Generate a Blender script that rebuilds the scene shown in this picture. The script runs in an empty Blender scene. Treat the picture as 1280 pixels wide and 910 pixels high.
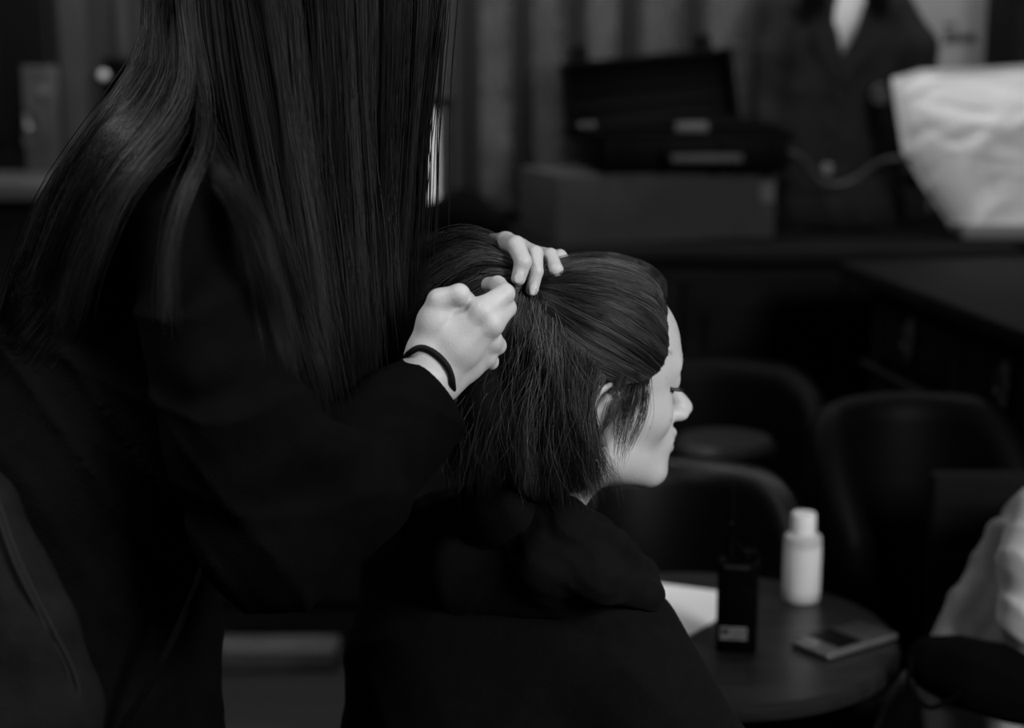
import bpy, bmesh
from mathutils import Vector
import math, random
import numpy as np
F_PX, CAM_Z, PITCH = 2064.0, 1.43, math.radians(11.0)
CP, SP = math.cos(PITCH), math.sin(PITCH)

def at(px, py, y):
    """world point at depth y that the photograph shows at pixel px, py"""
    u = (px - 640.0) / F_PX
    v = (455.0 - py) / F_PX
    dy = CP + v * SP
    dz = -SP + v * CP
    t = y / dy
    return np.array([u * t, y, CAM_Z + dz * t])

def on_plane(px, py, z):
    u = (px - 640.0) / F_PX
    v = (455.0 - py) / F_PX
    dy = CP + v * SP
    dz = -SP + v * CP
    t = (z - CAM_Z) / dz
    return np.array([u * t, dy * t, z])

def proj(P):
    P = np.asarray(P, float).reshape(-1, 3)
    y = P[:, 1]; z = P[:, 2] - CAM_Z
    d = y * CP - z * SP
    h = y * SP + z * CP
    return np.stack([640 + F_PX * P[:, 0] / d, 455 - F_PX * h / d], 1)

# ---------------------------------------------------------------- distance fields
def smin(a, b, k):
    h = np.maximum(k - np.abs(a - b), 0.0) / k
    return np.minimum(a, b) - h * h * k * 0.25

def smax(a, b, k):
    return -smin(-a, -b, k)

def f_cap(P, a, b, ra, rb):
    a = np.asarray(a, np.float32); b = np.asarray(b, np.float32)
    ab = b - a
    L = float(ab @ ab) + 1e-12
    q = P - a
    t = np.clip((q @ ab) / L, 0, 1)
    d = q - t[..., None] * ab
    return np.sqrt((d * d).sum(-1)) - (ra + (rb - ra) * t)

def f_ell(P, c, r, R=None):
    q = P - np.asarray(c, np.float32)
    if R is not None:
        q = q @ np.asarray(R, np.float32)
    r = np.asarray(r, np.float32)
    k0 = np.sqrt(((q / r) ** 2).sum(-1))
    k1 = np.sqrt(((q / (r * r)) ** 2).sum(-1)) + 1e-9
    return k0 * (k0 - 1.0) / k1

def rot_xyz(rx=0, ry=0, rz=0):
    cx, sx, cy, sy, cz, sz = math.cos(rx), math.sin(rx), math.cos(ry), math.sin(ry), math.cos(rz), math.sin(rz)
    X = np.array([[1, 0, 0], [0, cx, -sx], [0, sx, cx]])
    Y = np.array([[cy, 0, sy], [0, 1, 0], [-sy, 0, cy]])
    Z = np.array([[cz, -sz, 0], [sz, cz, 0], [0, 0, 1]])
    return Z @ Y @ X

class Field:
    """a union of shapes on a rectilinear grid; each shape is only evaluated near itself"""
    def __init__(self, xs, ys, zs):
        self.ax = [np.asarray(a, np.float32) for a in (xs, ys, zs)]
        self.V = np.full([len(a) for a in self.ax], 0.5, np.float32)
    def _sub(self, lo, hi):
        s = []
        for a, l, h in zip(self.ax, lo, hi):
            i0 = max(0, int(np.searchsorted(a, l)) - 1); i1 = min(len(a), int(np.searchsorted(a, h)) + 1)
            s.append(slice(i0, i1))
        return tuple(s)
    def _pts(self, s):
        g = np.meshgrid(self.ax[0][s[0]], self.ax[1][s[1]], self.ax[2][s[2]], indexing='ij')
        return np.stack(g, -1)
    def add(self, fn, lo, hi, k=0.01, op='union'):
        m = k + 0.03
        s = self._sub([l - m for l in lo], [h + m for h in hi])
        if min(self.V[s].shape) == 0:
            return
        d = fn(self._pts(s)).astype(np.float32)
        if op == 'union':
            self.V[s] = smin(self.V[s], d, k)
        elif op == 'cut':
            self.V[s] = smax(self.V[s], -d, k)
    def cap(self, a, b, ra, rb, k=0.01, op='union'):
        r = max(ra, rb)
        lo = [min(p, q) - r for p, q in zip(a, b)]; hi = [max(p, q) + r for p, q in zip(a, b)]
        self.add(lambda P: f_cap(P, a, b, ra, rb), lo, hi, k, op)
    def chain(self, pts, k=0.01):
        for (a, ra), (b, rb) in zip(pts[:-1], pts[1:]):
            self.cap(a, b, ra, rb, k)
    def ell(self, c, r, R=None, k=0.01, op='union'):
        m = max(r)
        self.add(lambda P: f_ell(P, c, r, R), [q - m for q in c], [q + m for q in c], k, op)
    def noise(self, fn):
        """push the surface in or out by fn(P) in metres"""
        P = self._pts(tuple(slice(None) for _ in range(3)))
        self.V += fn(P).astype(np.float32)
    def sample(self, P):
        P = np.asarray(P, np.float32); sh = P.shape[:-1]; P = P.reshape(-1, 3)
        ii = []; ww = []; out = np.zeros(len(P), bool)
        for k in range(3):
            a = self.ax[k]; i = np.clip(np.searchsorted(a, P[:, k]) - 1, 0, len(a) - 2)
            w = (P[:, k] - a[i]) / (a[i + 1] - a[i]); out |= (w < 0) | (w > 1)
            ii.append(i); ww.append(np.clip(w, 0, 1))
        r = 0
        for a in (0, 1):
            for b in (0, 1):
                for c in (0, 1):
                    r = r + self.V[ii[0] + a, ii[1] + b, ii[2] + c] * (ww[0] if a else 1 - ww[0]) * (ww[1] if b else 1 - ww[1]) * (ww[2] if c else 1 - ww[2])
        r[out] = 0.5
        return r.reshape(sh)
    def push_out(self, P, d=.003, e=.006, it=3, cap=.05):
        """move points that are inside (or nearer than d to) the surface out of it"""
        P = np.array(P, float)
        for _ in range(it):
            s = self.sample(P)
            m = (s < d)
            if not m.any(): break
            Q = P[m]
            g = np.stack([self.sample(Q + np.eye(3)[k] * e) - self.sample(Q - np.eye(3)[k] * e) for k in range(3)], -1)
            g /= np.linalg.norm(g, axis=-1, keepdims=True) + 1e-6
            P[m] = Q + g * np.minimum(d - s[m], cap)[..., None]
        return P
    def hit(self, px, py, y0, y1, n=400):
        """first surface point met when looking from the camera through pixel px, py"""
        P = np.array([at(px, py, y) for y in np.linspace(y0, y1, n)])
        s = self.sample(P)
        k = np.argmax(s < 0)
        return P[k] if s[k] < 0 else P[int(np.argmin(s))]
    def mesh(self):
        V = self.V
        X, Y, Z = self.ax
        ins = V < 0
        nx, ny, nz = V.shape
        acc = np.zeros((nx - 1, ny - 1, nz - 1, 3), np.float32); cnt = np.zeros((nx - 1, ny - 1, nz - 1), np.float32)
        faces = []
        dims = (nx, ny, nz)
        edges = []
        for axis in range(3):
            sl0 = [slice(None)] * 3; sl1 = [slice(None)] * 3
            sl0[axis] = slice(0, -1); sl1[axis] = slice(1, None)
            a = V[tuple(sl0)]; b = V[tuple(sl1)]
            cr = (a < 0) != (b < 0)
            I = np.argwhere(cr)
            va = a[cr]; vb = b[cr]
            t = va / (va - vb)
            pos = np.stack([X[I[:, 0]], Y[I[:, 1]], Z[I[:, 2]]], 1)
            A = self.ax[axis]
            pos[:, axis] = A[I[:, axis]] + t * (A[I[:, axis] + 1] - A[I[:, axis]])
            edges.append((I, pos, va < 0))
            o1, o2 = [q for q in range(3) if q != axis]
            for d1 in (0, -1):
                for d2 in (0, -1):
                    J = I.copy(); J[:, o1] += d1; J[:, o2] += d2
                    ok = np.all((J >= 0) & (J < np.array(dims) - 1), axis=1)
                    Jk = J[ok]
                    np.add.at(acc, (Jk[:, 0], Jk[:, 1], Jk[:, 2]), pos[ok])
                    np.add.at(cnt, (Jk[:, 0], Jk[:, 1], Jk[:, 2]), 1)
        idx = -np.ones(cnt.shape, np.int64)
        m = cnt > 0
        idx[m] = np.arange(m.sum())
        verts = acc[m] / cnt[m][:, None]
        for axis, (I, pos, inside) in enumerate(edges):
            o1, o2 = [(1, 2), (2, 0), (0, 1)][axis]
            ok = (I[:, o1] > 0) & (I[:, o2] > 0) & (I[:, o1] < dims[o1] - 1) & (I[:, o2] < dims[o2] - 1)
            I = I[ok]; ins_ = inside[ok]
            q = []
            for d1, d2 in ((0, 0), (-1, 0), (-1, -1), (0, -1)):
                J = I.copy(); J[:, o1] += d1; J[:, o2] += d2
                q.append(idx[J[:, 0], J[:, 1], J[:, 2]])
            q = np.stack(q, 1)
            q[~ins_] = q[~ins_][:, ::-1]
            faces.append(q)
        return verts, np.concatenate(faces)

def axis(*segs):
    """axis((x0, x1, step), (x1, x2, step) ...) - a grid axis with its own spacing per stretch"""
    out = []
    for a, b, s in segs:
        n = max(1, int(round((b - a) / s)))
        out.append(np.linspace(a, b, n, endpoint=False))
    out.append([segs[-1][1]])
    return np.concatenate(out)

# ---------------------------------------------------------------- the head (x forward, y to the left ear, z up, origin between the ears)
def head_shapes():
    S = []
    E = lambda c, r, k=0.02, op='union': S.append(('ell', c, r, k, op))
    C = lambda a, b, ra, rb, k=0.01, op='union': S.append(('cap', a, b, ra, rb, k, op))
    E((-.006, 0, .052), (.096, .073, .078))
    E((.040, 0, .062), (.052, .062, .056), .03)
    E((.040, 0, -.006), (.052, .055, .072), .03)
    for s in (1, -1):
        C((.004, s * .049, -.040), (.078, s * .018, -.064), .015, .0145, .03)
        E((.060, s * .038, -.004), (.024, .020, .020), .02)
        C((.088, s * .010, .046), (.075, s * .038, .048), .011, .010, .018)
    E((.0895, 0, -.066), (.0165, .019, .0150), .016)
    E((.0860, 0, -.030), (.0215, .029, .026), .016)
    for s in (1, -1):
        E((.104, s * .031, .0345), (.0155, .017, .012), .014, 'cut')
        E((.0795, s * .031, .0340), (.0138, .0150, .0130), .006)
        C((.0915, s * .024, .0300), (.0865, s * .041, .0295), .0014, .0011, .004)
    # nose
    C((.0905, 0, .035), (.1150, 0, .004), .0060, .0068, .012)
    C((.1150, 0, .0055), (.1197, 0, -.0000), .0066, .0082, .008)
    for s in (1, -1):
        E((.1090, s * .0100, -.0060), (.0105, .0058, .0065), .008)
        E((.1150, s * .0068, -.0130), (.0050, .0030, .0034), .003, 'cut')
    C((.0980, 0, -.006), (.1130, 0, -.0085), .0075, .0048, .006)
    # lips
    for s in (1, -1):
        C((.1075, 0, -.0270), (.098, s * .021, -.0335), .0052, .002, .005)
        C((.1058, 0, -.0415), (.097, s * .019, -.0370), .0056, .002, .005)
        C((.1140, 0, -.0345), (.102, s * .023, -.0355), .0018, .0012, .003, 'cut')
    # ears
    for s in (1, -1):
        ring = [(.006, .070, .012), (.006, .077, .024), (-.004, .082, .032), (-.016, .084, .028), (-.021, .084, .014), (-.015, .080, .000), (-.006, .075, -.016), (.002, .070, -.026)]
        rr = [.003, .0034, .0036, .0036, .0034, .0034, .0048, .004]
        for (p, q, a, b) in zip(ring[:-1], ring[1:], rr[:-1], rr[1:]):
            C((p[0], s * p[1], p[2]), (q[0], s * q[1], q[2]), a, b, .003)
        E((-.006, s * .0735, .008), (.014, .0055, .022), .004)
        E((-.003, s * .079, .006), (.0075, .006, .009), .004, 'cut')
        E((-.001, s * .074, -.021), (.006, .004, .007), .004)
        E((.007, s * .073, .001), (.003, .004, .005), .003)
    return S

def add_head(Fd, R, o, scale=1.0, detail=True):
    R = np.asarray(R); o = np.asarray(o)
    for sh in head_shapes():
        if sh[0] == 'ell':
            _, c, r, k, op = sh
            if not detail and max(r) < .012:
                continue
            c = o + R @ (np.array(c) * scale); r = np.array(r) * scale
            Fd.ell(c, r, R, k * scale, op)
        else:
            _, a, b, ra, rb, k, op = sh
            if not detail and max(ra, rb) < .006:
                continue
            Fd.cap(o + R @ (np.array(a) * scale), o + R @ (np.array(b) * scale), ra * scale, rb * scale, k * scale, op)

HEAD_YAW, HEAD_PITCH = math.radians(20), math.radians(7)
HEAD_R = rot_xyz(0, HEAD_PITCH, HEAD_YAW)
HEAD_O = np.array([.066, 1.62, 1.076])
# ---------------------------------------------------------------- camera, world, lights, exposure
scene = bpy.context.scene
COL = scene.collection
cam_data = bpy.data.cameras.new('camera')
cam_data.sensor_width = 36.0
cam_data.lens = F_PX / 1280.0 * 36.0
cam_data.clip_start = 0.05
cam_data.clip_end = 60
cam_data.dof.use_dof = True
cam_data.dof.focus_distance = 1.53
cam_data.dof.aperture_fstop = 2.8
cam = bpy.data.objects.new('camera', cam_data)
COL.objects.link(cam)
cam.location = (0, 0, CAM_Z)
cam.rotation_euler = (math.pi / 2 - PITCH, 0, 0)
scene.camera = cam

world = bpy.data.worlds.new('world')
scene.world = world
world.use_nodes = True
world.node_tree.nodes['Background'].inputs[0].default_value = (1, 1, 1, 1)
world.node_tree.nodes['Background'].inputs[1].default_value = 0.02

def area_light(name, loc, target, sx, sy, power, spread=180):
    d = bpy.data.lights.new(name, 'AREA')
    d.shape = 'RECTANGLE'; d.size = sx; d.size_y = sy; d.energy = power; d.spread = math.radians(spread)
    o = bpy.data.objects.new(name, d)
    COL.objects.link(o)
    o.location = loc
    v = Vector(target) - Vector(loc)
    o.rotation_euler = v.to_track_quat('-Z', 'Y').to_euler()
    return o

area_light('window_light', (1.95, -0.30, 2.30), (0.1, 1.6, 1.1), 0.9, 1.0, 86)
area_light('added_wall_wash', (-0.15, 3.72, 2.62), (-0.15, 4.4, 1.35), 3.6, 0.12, 37)  # added strip lamp that brightens the back wall and its boards
area_light('added_top_fill', (-0.75, 2.6, 2.66), (-0.6, 3.2, 0), 0.5, 0.5, 7, 60)  # added lamp that brightens the floor and the front of the step
area_light('added_top_fill', (-0.75, 0.9, 2.66), (-0.45, 1.5, 1.2), 0.4, 0.4, 2.6, 60)  # added lamp from above for the stylist's hair and shoulders

scene.view_settings.view_transform = 'Standard'
scene.view_settings.look = 'None'
scene.view_settings.exposure = 0.0
scene.view_settings.gamma = 1.0
scene.view_settings.use_curve_mapping = False
scene.cycles.use_denoising = True
scene.cycles.max_bounces = 6
scene.cycles.sample_clamp_indirect = 2.0

# ---------------------------------------------------------------- materials
MATS = {}
def mat(name, v, rough=0.6, spec=0.3, var=0.0, var_scale=8.0, bump=0.0, bump_scale=200.0, metal=0.0, stretch=None, coat=0.0, attr=None, sheen=0.0, trans=0.0, sss=0.0):
    if name in MATS:
        return MATS[name]
    m = bpy.data.materials.new(name); m.use_nodes = True
    nt = m.node_tree; N = nt.nodes; L = nt.links
    b = N['Principled BSDF']
    b.inputs['Base Color'].default_value = (v, v, v, 1)
    b.inputs['Roughness'].default_value = rough
    b.inputs['Specular IOR Level'].default_value = spec
    b.inputs['Metallic'].default_value = metal
    b.inputs['Coat Weight'].default_value = coat
    b.inputs['Coat Roughness'].default_value = 0.15
    if sheen:
        b.inputs['Sheen Weight'].default_value = sheen
        b.inputs['Sheen Roughness'].default_value = 0.5
    if trans:
        b.inputs['Transmission Weight'].default_value = trans
    if sss:
        b.inputs['Subsurface Weight'].default_value = sss
        b.inputs['Subsurface Radius'].default_value = (0.006, 0.006, 0.006)
        b.inputs['Subsurface Scale'].default_value = 1.0
    tc = N.new('ShaderNodeTexCoord'); mp = N.new('ShaderNodeMapping')
    L.new(tc.outputs['Object'], mp.inputs['Vector'])
    if stretch:
        mp.inputs['Scale'].default_value = stretch
    col = None
    if var:
        n = N.new('ShaderNodeTexNoise'); n.inputs['Scale'].default_value = var_scale; n.inputs['Detail'].default_value = 5
        L.new(mp.outputs['Vector'], n.inputs['Vector'])
        r = N.new('ShaderNodeMapRange')
        r.inputs['From Min'].default_value = 0.3; r.inputs['From Max'].default_value = 0.7
        r.inputs['To Min'].default_value = v * (1 - var); r.inputs['To Max'].default_value = v * (1 + var)
        L.new(n.outputs['Fac'], r.inputs['Value'])
        col = r.outputs['Result']
    if attr:
        a = N.new('ShaderNodeAttribute'); a.attribute_name = attr
        if col is None:
            vn = N.new('ShaderNodeValue'); vn.outputs[0].default_value = v; col = vn.outputs[0]
        mu = N.new('ShaderNodeMath'); mu.operation = 'MULTIPLY'
        L.new(col, mu.inputs[0]); L.new(a.outputs['Fac'], mu.inputs[1])
        col = mu.outputs[0]
    if col is not None:
        L.new(col, b.inputs['Base Color'])
    if bump:
        n2 = N.new('ShaderNodeTexNoise'); n2.inputs['Scale'].default_value = bump_scale; n2.inputs['Detail'].default_value = 3
        L.new(mp.outputs['Vector'], n2.inputs['Vector'])
        bp = N.new('ShaderNodeBump'); bp.inputs['Strength'].default_value = bump; bp.inputs['Distance'].default_value = 0.002
        L.new(n2.outputs['Fac'], bp.inputs['Height']); L.new(bp.outputs['Normal'], b.inputs['Normal'])
    MATS[name] = m
    return m

M_SKIN = lambda: mat('skin', .58, .5, .35, var=.06, var_scale=35, bump=.15, bump_scale=450, attr='tone', sss=.08)
M_COAT = lambda: mat('black_wool', .0016, .9, .08, var=.3, var_scale=60, bump=.6, bump_scale=500)
M_HOOD = lambda: mat('black_cotton', .0034, .9, .12, var=.2, var_scale=80, bump=.4, bump_scale=600, sheen=.01)
M_TROU = lambda: mat('dark_trousers', .004, .9, .1, var=.2, bump=.3, bump_scale=400)
M_HAIR1 = lambda: mat('black_long_hair', .008, .42, .22, attr='tone')
M_HAIR2 = lambda: mat('dark_brown_hair', .030, .38, .5, attr='tone')
M_WALL = lambda: mat('stained_oak_panelling', .034, .6, .15, var=.22, var_scale=5, stretch=(6, 6, .5), bump=.2, bump_scale=30)
M_DARK = lambda: mat('dark_stained_wood', .006, .65, .08, var=.4, var_scale=6, stretch=(1, 5, 5), bump=.1, bump_scale=40)
M_LEATHER = lambda: mat('black_leather', .002, .55, .07, var=.2, bump=.3, bump_scale=150)
M_PLASTIC = lambda: mat('black_plastic', .0010, .5, .05, bump=.1, bump_scale=300)
M_METAL = lambda: mat('brushed_steel', .35, .3, .5, metal=1, var=.1, stretch=(1, 1, 20))
M_TABLE = lambda: mat('dark_table_wood', .016, .3, .35, var=.3, var_scale=5, stretch=(1, 8, 1), bump=.05, bump_scale=60)
M_PAPER = lambda: mat('white_paper', .90, .7, .2, var=.03, bump=.1, bump_scale=60)
M_CARD = lambda: mat('cardboard', .046, .8, .1, var=.12, var_scale=12, bump=.2, bump_scale=80)
M_FLOOR = lambda: mat('worn_floorboards', .0075, .6, .2, var=.35, var_scale=4, stretch=(1, 6, 1), bump=.15, bump_scale=30)
M_BAG = lambda: mat('white_kraft_paper', .75, .8, .15, var=.06, var_scale=6, bump=.3, bump_scale=25)
M_GREYCLOTH = lambda: mat('light_grey_cloth', .27, .9, .1, var=.12, var_scale=30, bump=.5, bump_scale=300)
M_SLATE = lambda: mat('slate_grey_denim', .0065, .85, .15, var=.3, var_scale=60, bump=.5, bump_scale=450)
M_BLAZER = lambda: mat('charcoal_blazer_wool', .014, .85, .12, var=.15, var_scale=40, bump=.3, bump_scale=300)
M_VELVET = lambda: mat('black_velvet', .002, .95, .05)

# ---------------------------------------------------------------- mesh helpers
def mk(name, verts, faces, m, parent=None, smooth=True, tone=None):
    verts = np.asarray(verts, np.float32)
    me = bpy.data.meshes.new(name)
    if isinstance(faces, np.ndarray):
        n, k = faces.shape
        me.vertices.add(len(verts)); me.vertices.foreach_set('co', verts.ravel())
        me.loops.add(n * k); me.loops.foreach_set('vertex_index', faces.astype(np.int32).ravel())
        me.polygons.add(n); me.polygons.foreach_set('loop_start', np.arange(0, n * k, k, dtype=np.int32))
        me.update(calc_edges=True)
    else:
        me.from_pydata([tuple(map(float, v)) for v in verts], [], faces)
    if smooth:
        me.polygons.foreach_set('use_smooth', np.ones(len(me.polygons), bool))
    if tone is not None:
        a = me.attributes.new('tone', 'FLOAT', 'POINT'); a.data.foreach_set('value', np.asarray(tone, np.float32))
    me.materials.append(m)
    me.update()
    o = bpy.data.objects.new(name, me)
    COL.objects.link(o)
    if parent is not None:
        o.parent = parent
        o.matrix_parent_inverse = parent.matrix_world.inverted()
    return o

class MB:
    def __init__(s):
        s.v = []; s.f = []
    def add(s, v, f):
        o = len(s.v)
        s.v += [tuple(map(float, p)) for p in v]; s.f += [tuple(o + i for i in q) for q in f]
        return s
    def box(s, c, size, R=None, bev=0.0):
        bm = bmesh.new()
        bmesh.ops.create_cube(bm, size=1.0)
        for v in bm.verts:
            v.co = Vector((v.co.x * size[0], v.co.y * size[1], v.co.z * size[2]))
        if bev:
            bmesh.ops.bevel(bm, geom=list(bm.edges), offset=bev, segments=3, profile=.5, affect='EDGES')
        R = np.eye(3) if R is None else np.asarray(R)
        s.add([np.asarray(c) + R @ np.array(v.co) for v in bm.verts], [[v.index for v in f.verts] for f in bm.faces])
        bm.free()
        return s
    def lathe(s, c, prof, n=40, R=None):
        R = np.eye(3) if R is None else np.asarray(R)
        v = []; f = []
        for r, z in prof:
            for i in range(n):
                a = 2 * math.pi * i / n
                v.append(np.asarray(c) + R @ np.array([r * math.cos(a), r * math.sin(a), z]))
        for j in range(len(prof) - 1):
            for i in range(n):
                f.append((j * n + i, j * n + (i + 1) % n, (j + 1) * n + (i + 1) % n, (j + 1) * n + i))
        if prof[0][0] > 1e-6: f.append(tuple(reversed(range(n))))
        if prof[-1][0] > 1e-6: f.append(tuple((len(prof) - 1) * n + i for i in range(n)))
        return s.add(v, f)
    def tube(s, pts, r, n=10):
        pts = [np.asarray(p, float) for p in pts]
        rs = r if hasattr(r, '__len__') else [r] * len(pts)
        v = []; f = []
        up = np.array([.13, .2, .97])
        for i, p in enumerate(pts):
            t = pts[min(i + 1, len(pts) - 1)] - pts[max(i - 1, 0)]
            t /= np.linalg.norm(t) + 1e-9
            a = np.cross(t, up); 
            if np.linalg.norm(a) < .1: a = np.cross(t, np.array([1., 0, 0]))
            a /= np.linalg.norm(a); b = np.cross(t, a)
            for k in range(n):
                q = 2 * math.pi * k / n
                v.append(p + rs[i] * (a * math.cos(q) + b * math.sin(q)))
        for i in range(len(pts) - 1):
            for k in range(n):
                f.append((i * n + k, i * n + (k + 1) % n, (i + 1) * n + (k + 1) % n, (i + 1) * n + k))
        f.append(tuple(reversed(range(n)))); f.append(tuple((len(pts) - 1) * n + k for k in range(n)))
        return s.add(v, f)
    def prism(s, poly, d):
        """closed outline poly (3-D points, one plane) given the thickness vector d"""
        n = len(poly); d = np.asarray(d)
        v = [np.asarray(p) for p in poly] + [np.asarray(p) + d for p in poly]
        f = [tuple(range(n)), tuple(reversed(range(n, 2 * n)))] + [(i, i + n, (i + 1) % n + n, (i + 1) % n) for i in range(n)]
        return s.add(v, f)
    def obj(s, name, m, parent=None, smooth=False):
        o = mk(name, s.v, s.f, m, parent, smooth=True)
        bm = bmesh.new(); bm.from_mesh(o.data)
        bmesh.ops.recalc_face_normals(bm, faces=bm.faces)
        bm.to_mesh(o.data); bm.free()
        if not smooth:
            try:
                o.data.set_sharp_from_angle(angle=math.radians(35))
            except Exception:
                pass
        return o

def thing(name, loc, label, cat, group=None, rz=0.0):
    o = bpy.data.objects.new(name, None)
    o.empty_display_size = .1
    COL.objects.link(o)
    o.location = loc; o.rotation_euler = (0, 0, rz)
    bpy.context.view_layer.update()
    return tag(o, label, cat, group)

def tag(o, label, cat, group=None):
    o['label'] = label; o['category'] = cat
    if group: o['group'] = group
    return o

def struct(o):
    o['kind'] = 'structure'
    return o

def smooth_path(pts, k):
    """Catmull-Rom through pts, k samples evenly spread along its length"""
    P = np.asarray(pts, float)
    P = np.vstack([2 * P[0] - P[1], P, 2 * P[-1] - P[-2]])
    out = []
    for i in range(1, len(P) - 2):
        for t in np.linspace(0, 1, 12, endpoint=False):
            a, b, c, d = P[i - 1:i + 3]
            out.append(.5 * ((2 * b) + (-a + c) * t + (2 * a - 5 * b + 4 * c - d) * t * t + (-a + 3 * b - 3 * c + d) * t ** 3))
    out.append(P[-2])
    out = np.array(out)
    L = np.r_[0, np.cumsum(np.linalg.norm(np.diff(out, axis=0), axis=1))]
    s = np.linspace(0, L[-1], k)
    return np.stack([np.interp(s, L, out[:, j]) for j in range(3)], 1)

class Strands:
    """hair strands gathered into one mesh of thin tapering three-sided tubes"""
    def __init__(s, seed):
        s.v = []; s.f = []; s.t = []; s.n = 0; s.rng = np.random.default_rng(seed)
    def grow(s, guides, n, clumps=60, spread=.004, clump_spread=.006, du=.25, wave=.002, r=.00022, K=18, cut=.12, tone=(.6, 1.5), fray=1.0, tighten=.5, push=None):
        g = s.rng
        G = np.stack([smooth_path(q, K) for q in guides])
        nG = len(G)
        cu = g.uniform(0, nG - 1, clumps); co = g.normal(0, clump_spread, (clumps, 3)); ct = tone[0] + (tone[1] - tone[0]) * g.uniform(0, 1, clumps) ** 1.8
        cph = g.uniform(0, 6.28, (clumps, 3)); cfr = g.uniform(1, 3, (clumps, 3)); ccut = g.uniform(0, cut, clumps)
        c = g.integers(0, clumps, n)
        u = np.clip(cu[c] + g.normal(0, du, n), 0, nG - 1.0001)
        i = np.minimum(u.astype(int), nG - 2) if nG > 1 else np.zeros(n, int)
        w = (u - i)[:, None, None]
        S = G[i] * (1 - w) + G[np.minimum(i + 1, nG - 1)] * w
        uc = np.clip(cu[c], 0, nG - 1.0001); ic = np.minimum(uc.astype(int), max(nG - 2, 0)); wc = (uc - ic)[:, None, None]
        Sc = G[ic] * (1 - wc) + G[np.minimum(ic + 1, nG - 1)] * wc
        T = np.linspace(0, 1, K)
        S = S + (Sc - S) * (T[None, :, None] ** 1.5) * tighten
        grow_ = (.35 + .65 * T)[None, :, None]
        S = S + co[c][:, None, :] * grow_ + g.normal(0, spread, (n, 3))[:, None, :] * (.3 + .7 * T ** 1.3)[None, :, None] * fray
        S = S + wave * np.sin(T[None, :, None] * 6.28 * cfr[c][:, None, :] * .6 + cph[c][:, None, :]) * grow_
        S = S + wave * .45 * np.sin(T[None, :, None] * 6.28 * g.uniform(1, 4, (n, 1, 3)) * .5 + g.uniform(0, 6.28, (n, 1, 3))) * grow_
        # cut to length
        end = 1 - ccut[c] - g.uniform(0, cut * .6, n)
        idx = T[None, :] * end[:, None] * (K - 1)
        i0 = np.minimum(idx.astype(int), K - 2); fr = (idx - i0)[..., None]
        ar = np.arange(n)[:, None]
        S = S[ar, i0] * (1 - fr) + S[ar, i0 + 1] * fr
        if push is not None:
            S = push(S)
        s.put(S, r, ct[c] * g.uniform(.4, 1.9, n))
    def put(s, S, r, tone):
        n, K, _ = S.shape
        t = np.gradient(S, axis=1); t /= np.linalg.norm(t, axis=2, keepdims=True) + 1e-9
        ref = np.array([.31, .9, .3]); a = np.cross(t, ref); a /= np.linalg.norm(a, axis=2, keepdims=True) + 1e-9
        b = np.cross(t, a)
        taper = (1 - .85 * np.linspace(0, 1, K) ** 3)[None, :, None] * r
        rings = [S + taper * (a * math.cos(q) + b * math.sin(q)) for q in (0, 2.0944, 4.18879)]
        V = np.stack(rings, 2).reshape(-1, 3)
        base = (np.arange(n)[:, None] * K + np.arange(K - 1)[None, :]) * 3
        fs = []
        for k in range(3):
            k2 = (k + 1) % 3
            fs.append(np.stack([base + k, base + k2, base + 3 + k2, base + 3 + k], -1).reshape(-1, 4))
        s.f.append(np.concatenate(fs) + s.n)
        s.v.append(V); s.n += len(V)
        s.t.append(np.repeat(np.broadcast_to(np.asarray(tone).reshape(-1, 1), (n, K)).ravel(), 3))
    def solid(s, v, f, tone=.7):
        s.v.append(np.asarray(v)); s.f.append(np.asarray(f) + s.n); s.n += len(v); s.t.append(np.full(len(v), tone))
    def obj(s, name, m, parent):
        return mk(name, np.concatenate(s.v), np.concatenate(s.f), m, parent, True, np.concatenate(s.t))

def folds(amp, comps):
    """cloth folds: comps is a list of (direction, wavelength, phase); directions bend through a slow warp"""
    def fn(P):
        out = 0
        w = .03 * np.sin(P[..., 0] * 17 + P[..., 2] * 11) + .025 * np.sin(P[..., 1] * 19 - P[..., 2] * 7)
        for d, wl, ph in comps:
            q = P @ np.asarray(d, np.float32) + w
            sft = .5 + .5 * np.sin(P[..., 2] * 13 + P[..., 0] * 9 + ph * 3)
            out = out + (1 - np.abs(np.sin(q * math.pi / wl + ph))) ** 2 * sft
        return -amp * out
    return fn
# where the seated woman's trunk is and which way it faces
BO = np.array([.005, 1.69, 0.0])
fy = math.radians(40); bf = np.array([math.cos(fy), math.sin(fy), 0]); bl = np.array([-math.sin(fy), math.cos(fy), 0]); uz = np.array([0, 0, 1.0])
bp = lambda f, l, z: BO + bf * f + bl * l + uz * z
BR = np.stack([bf, bl, uz], 1)
# ---------------------------------------------------------------- the room
WALL_Y = 4.40
struct(MB().box((-.1, 1.6, -.02), (4.6, 6.0, .04)).obj('floor', M_FLOOR()))
struct(MB().box((-.1, WALL_Y + .05, 1.35), (4.6, .1, 2.7)).obj('wall_back', M_WALL()))
struct(MB().box((-2.35, 1.5, 1.35), (.1, 5.8, 2.7)).obj('wall_left', M_WALL()))
struct(MB().box((2.25, 1.5, 1.35), (.1, 5.8, 2.7)).obj('wall_right', M_WALL()))
struct(MB().box((-.1, 1.6, 2.74), (4.6, 6.0, .04)).obj('ceiling', mat('dull_ceiling', .05, .9)))
struct(MB().box((-.1, -1.35, 1.35), (4.6, .1, 2.7)).obj('wall_front', M_WALL()))
def XW(px, y=WALL_Y): return float(at(px, 150, y)[0])
def ZW(py, y=WALL_Y): return float(at(640, py, y)[2])
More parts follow.
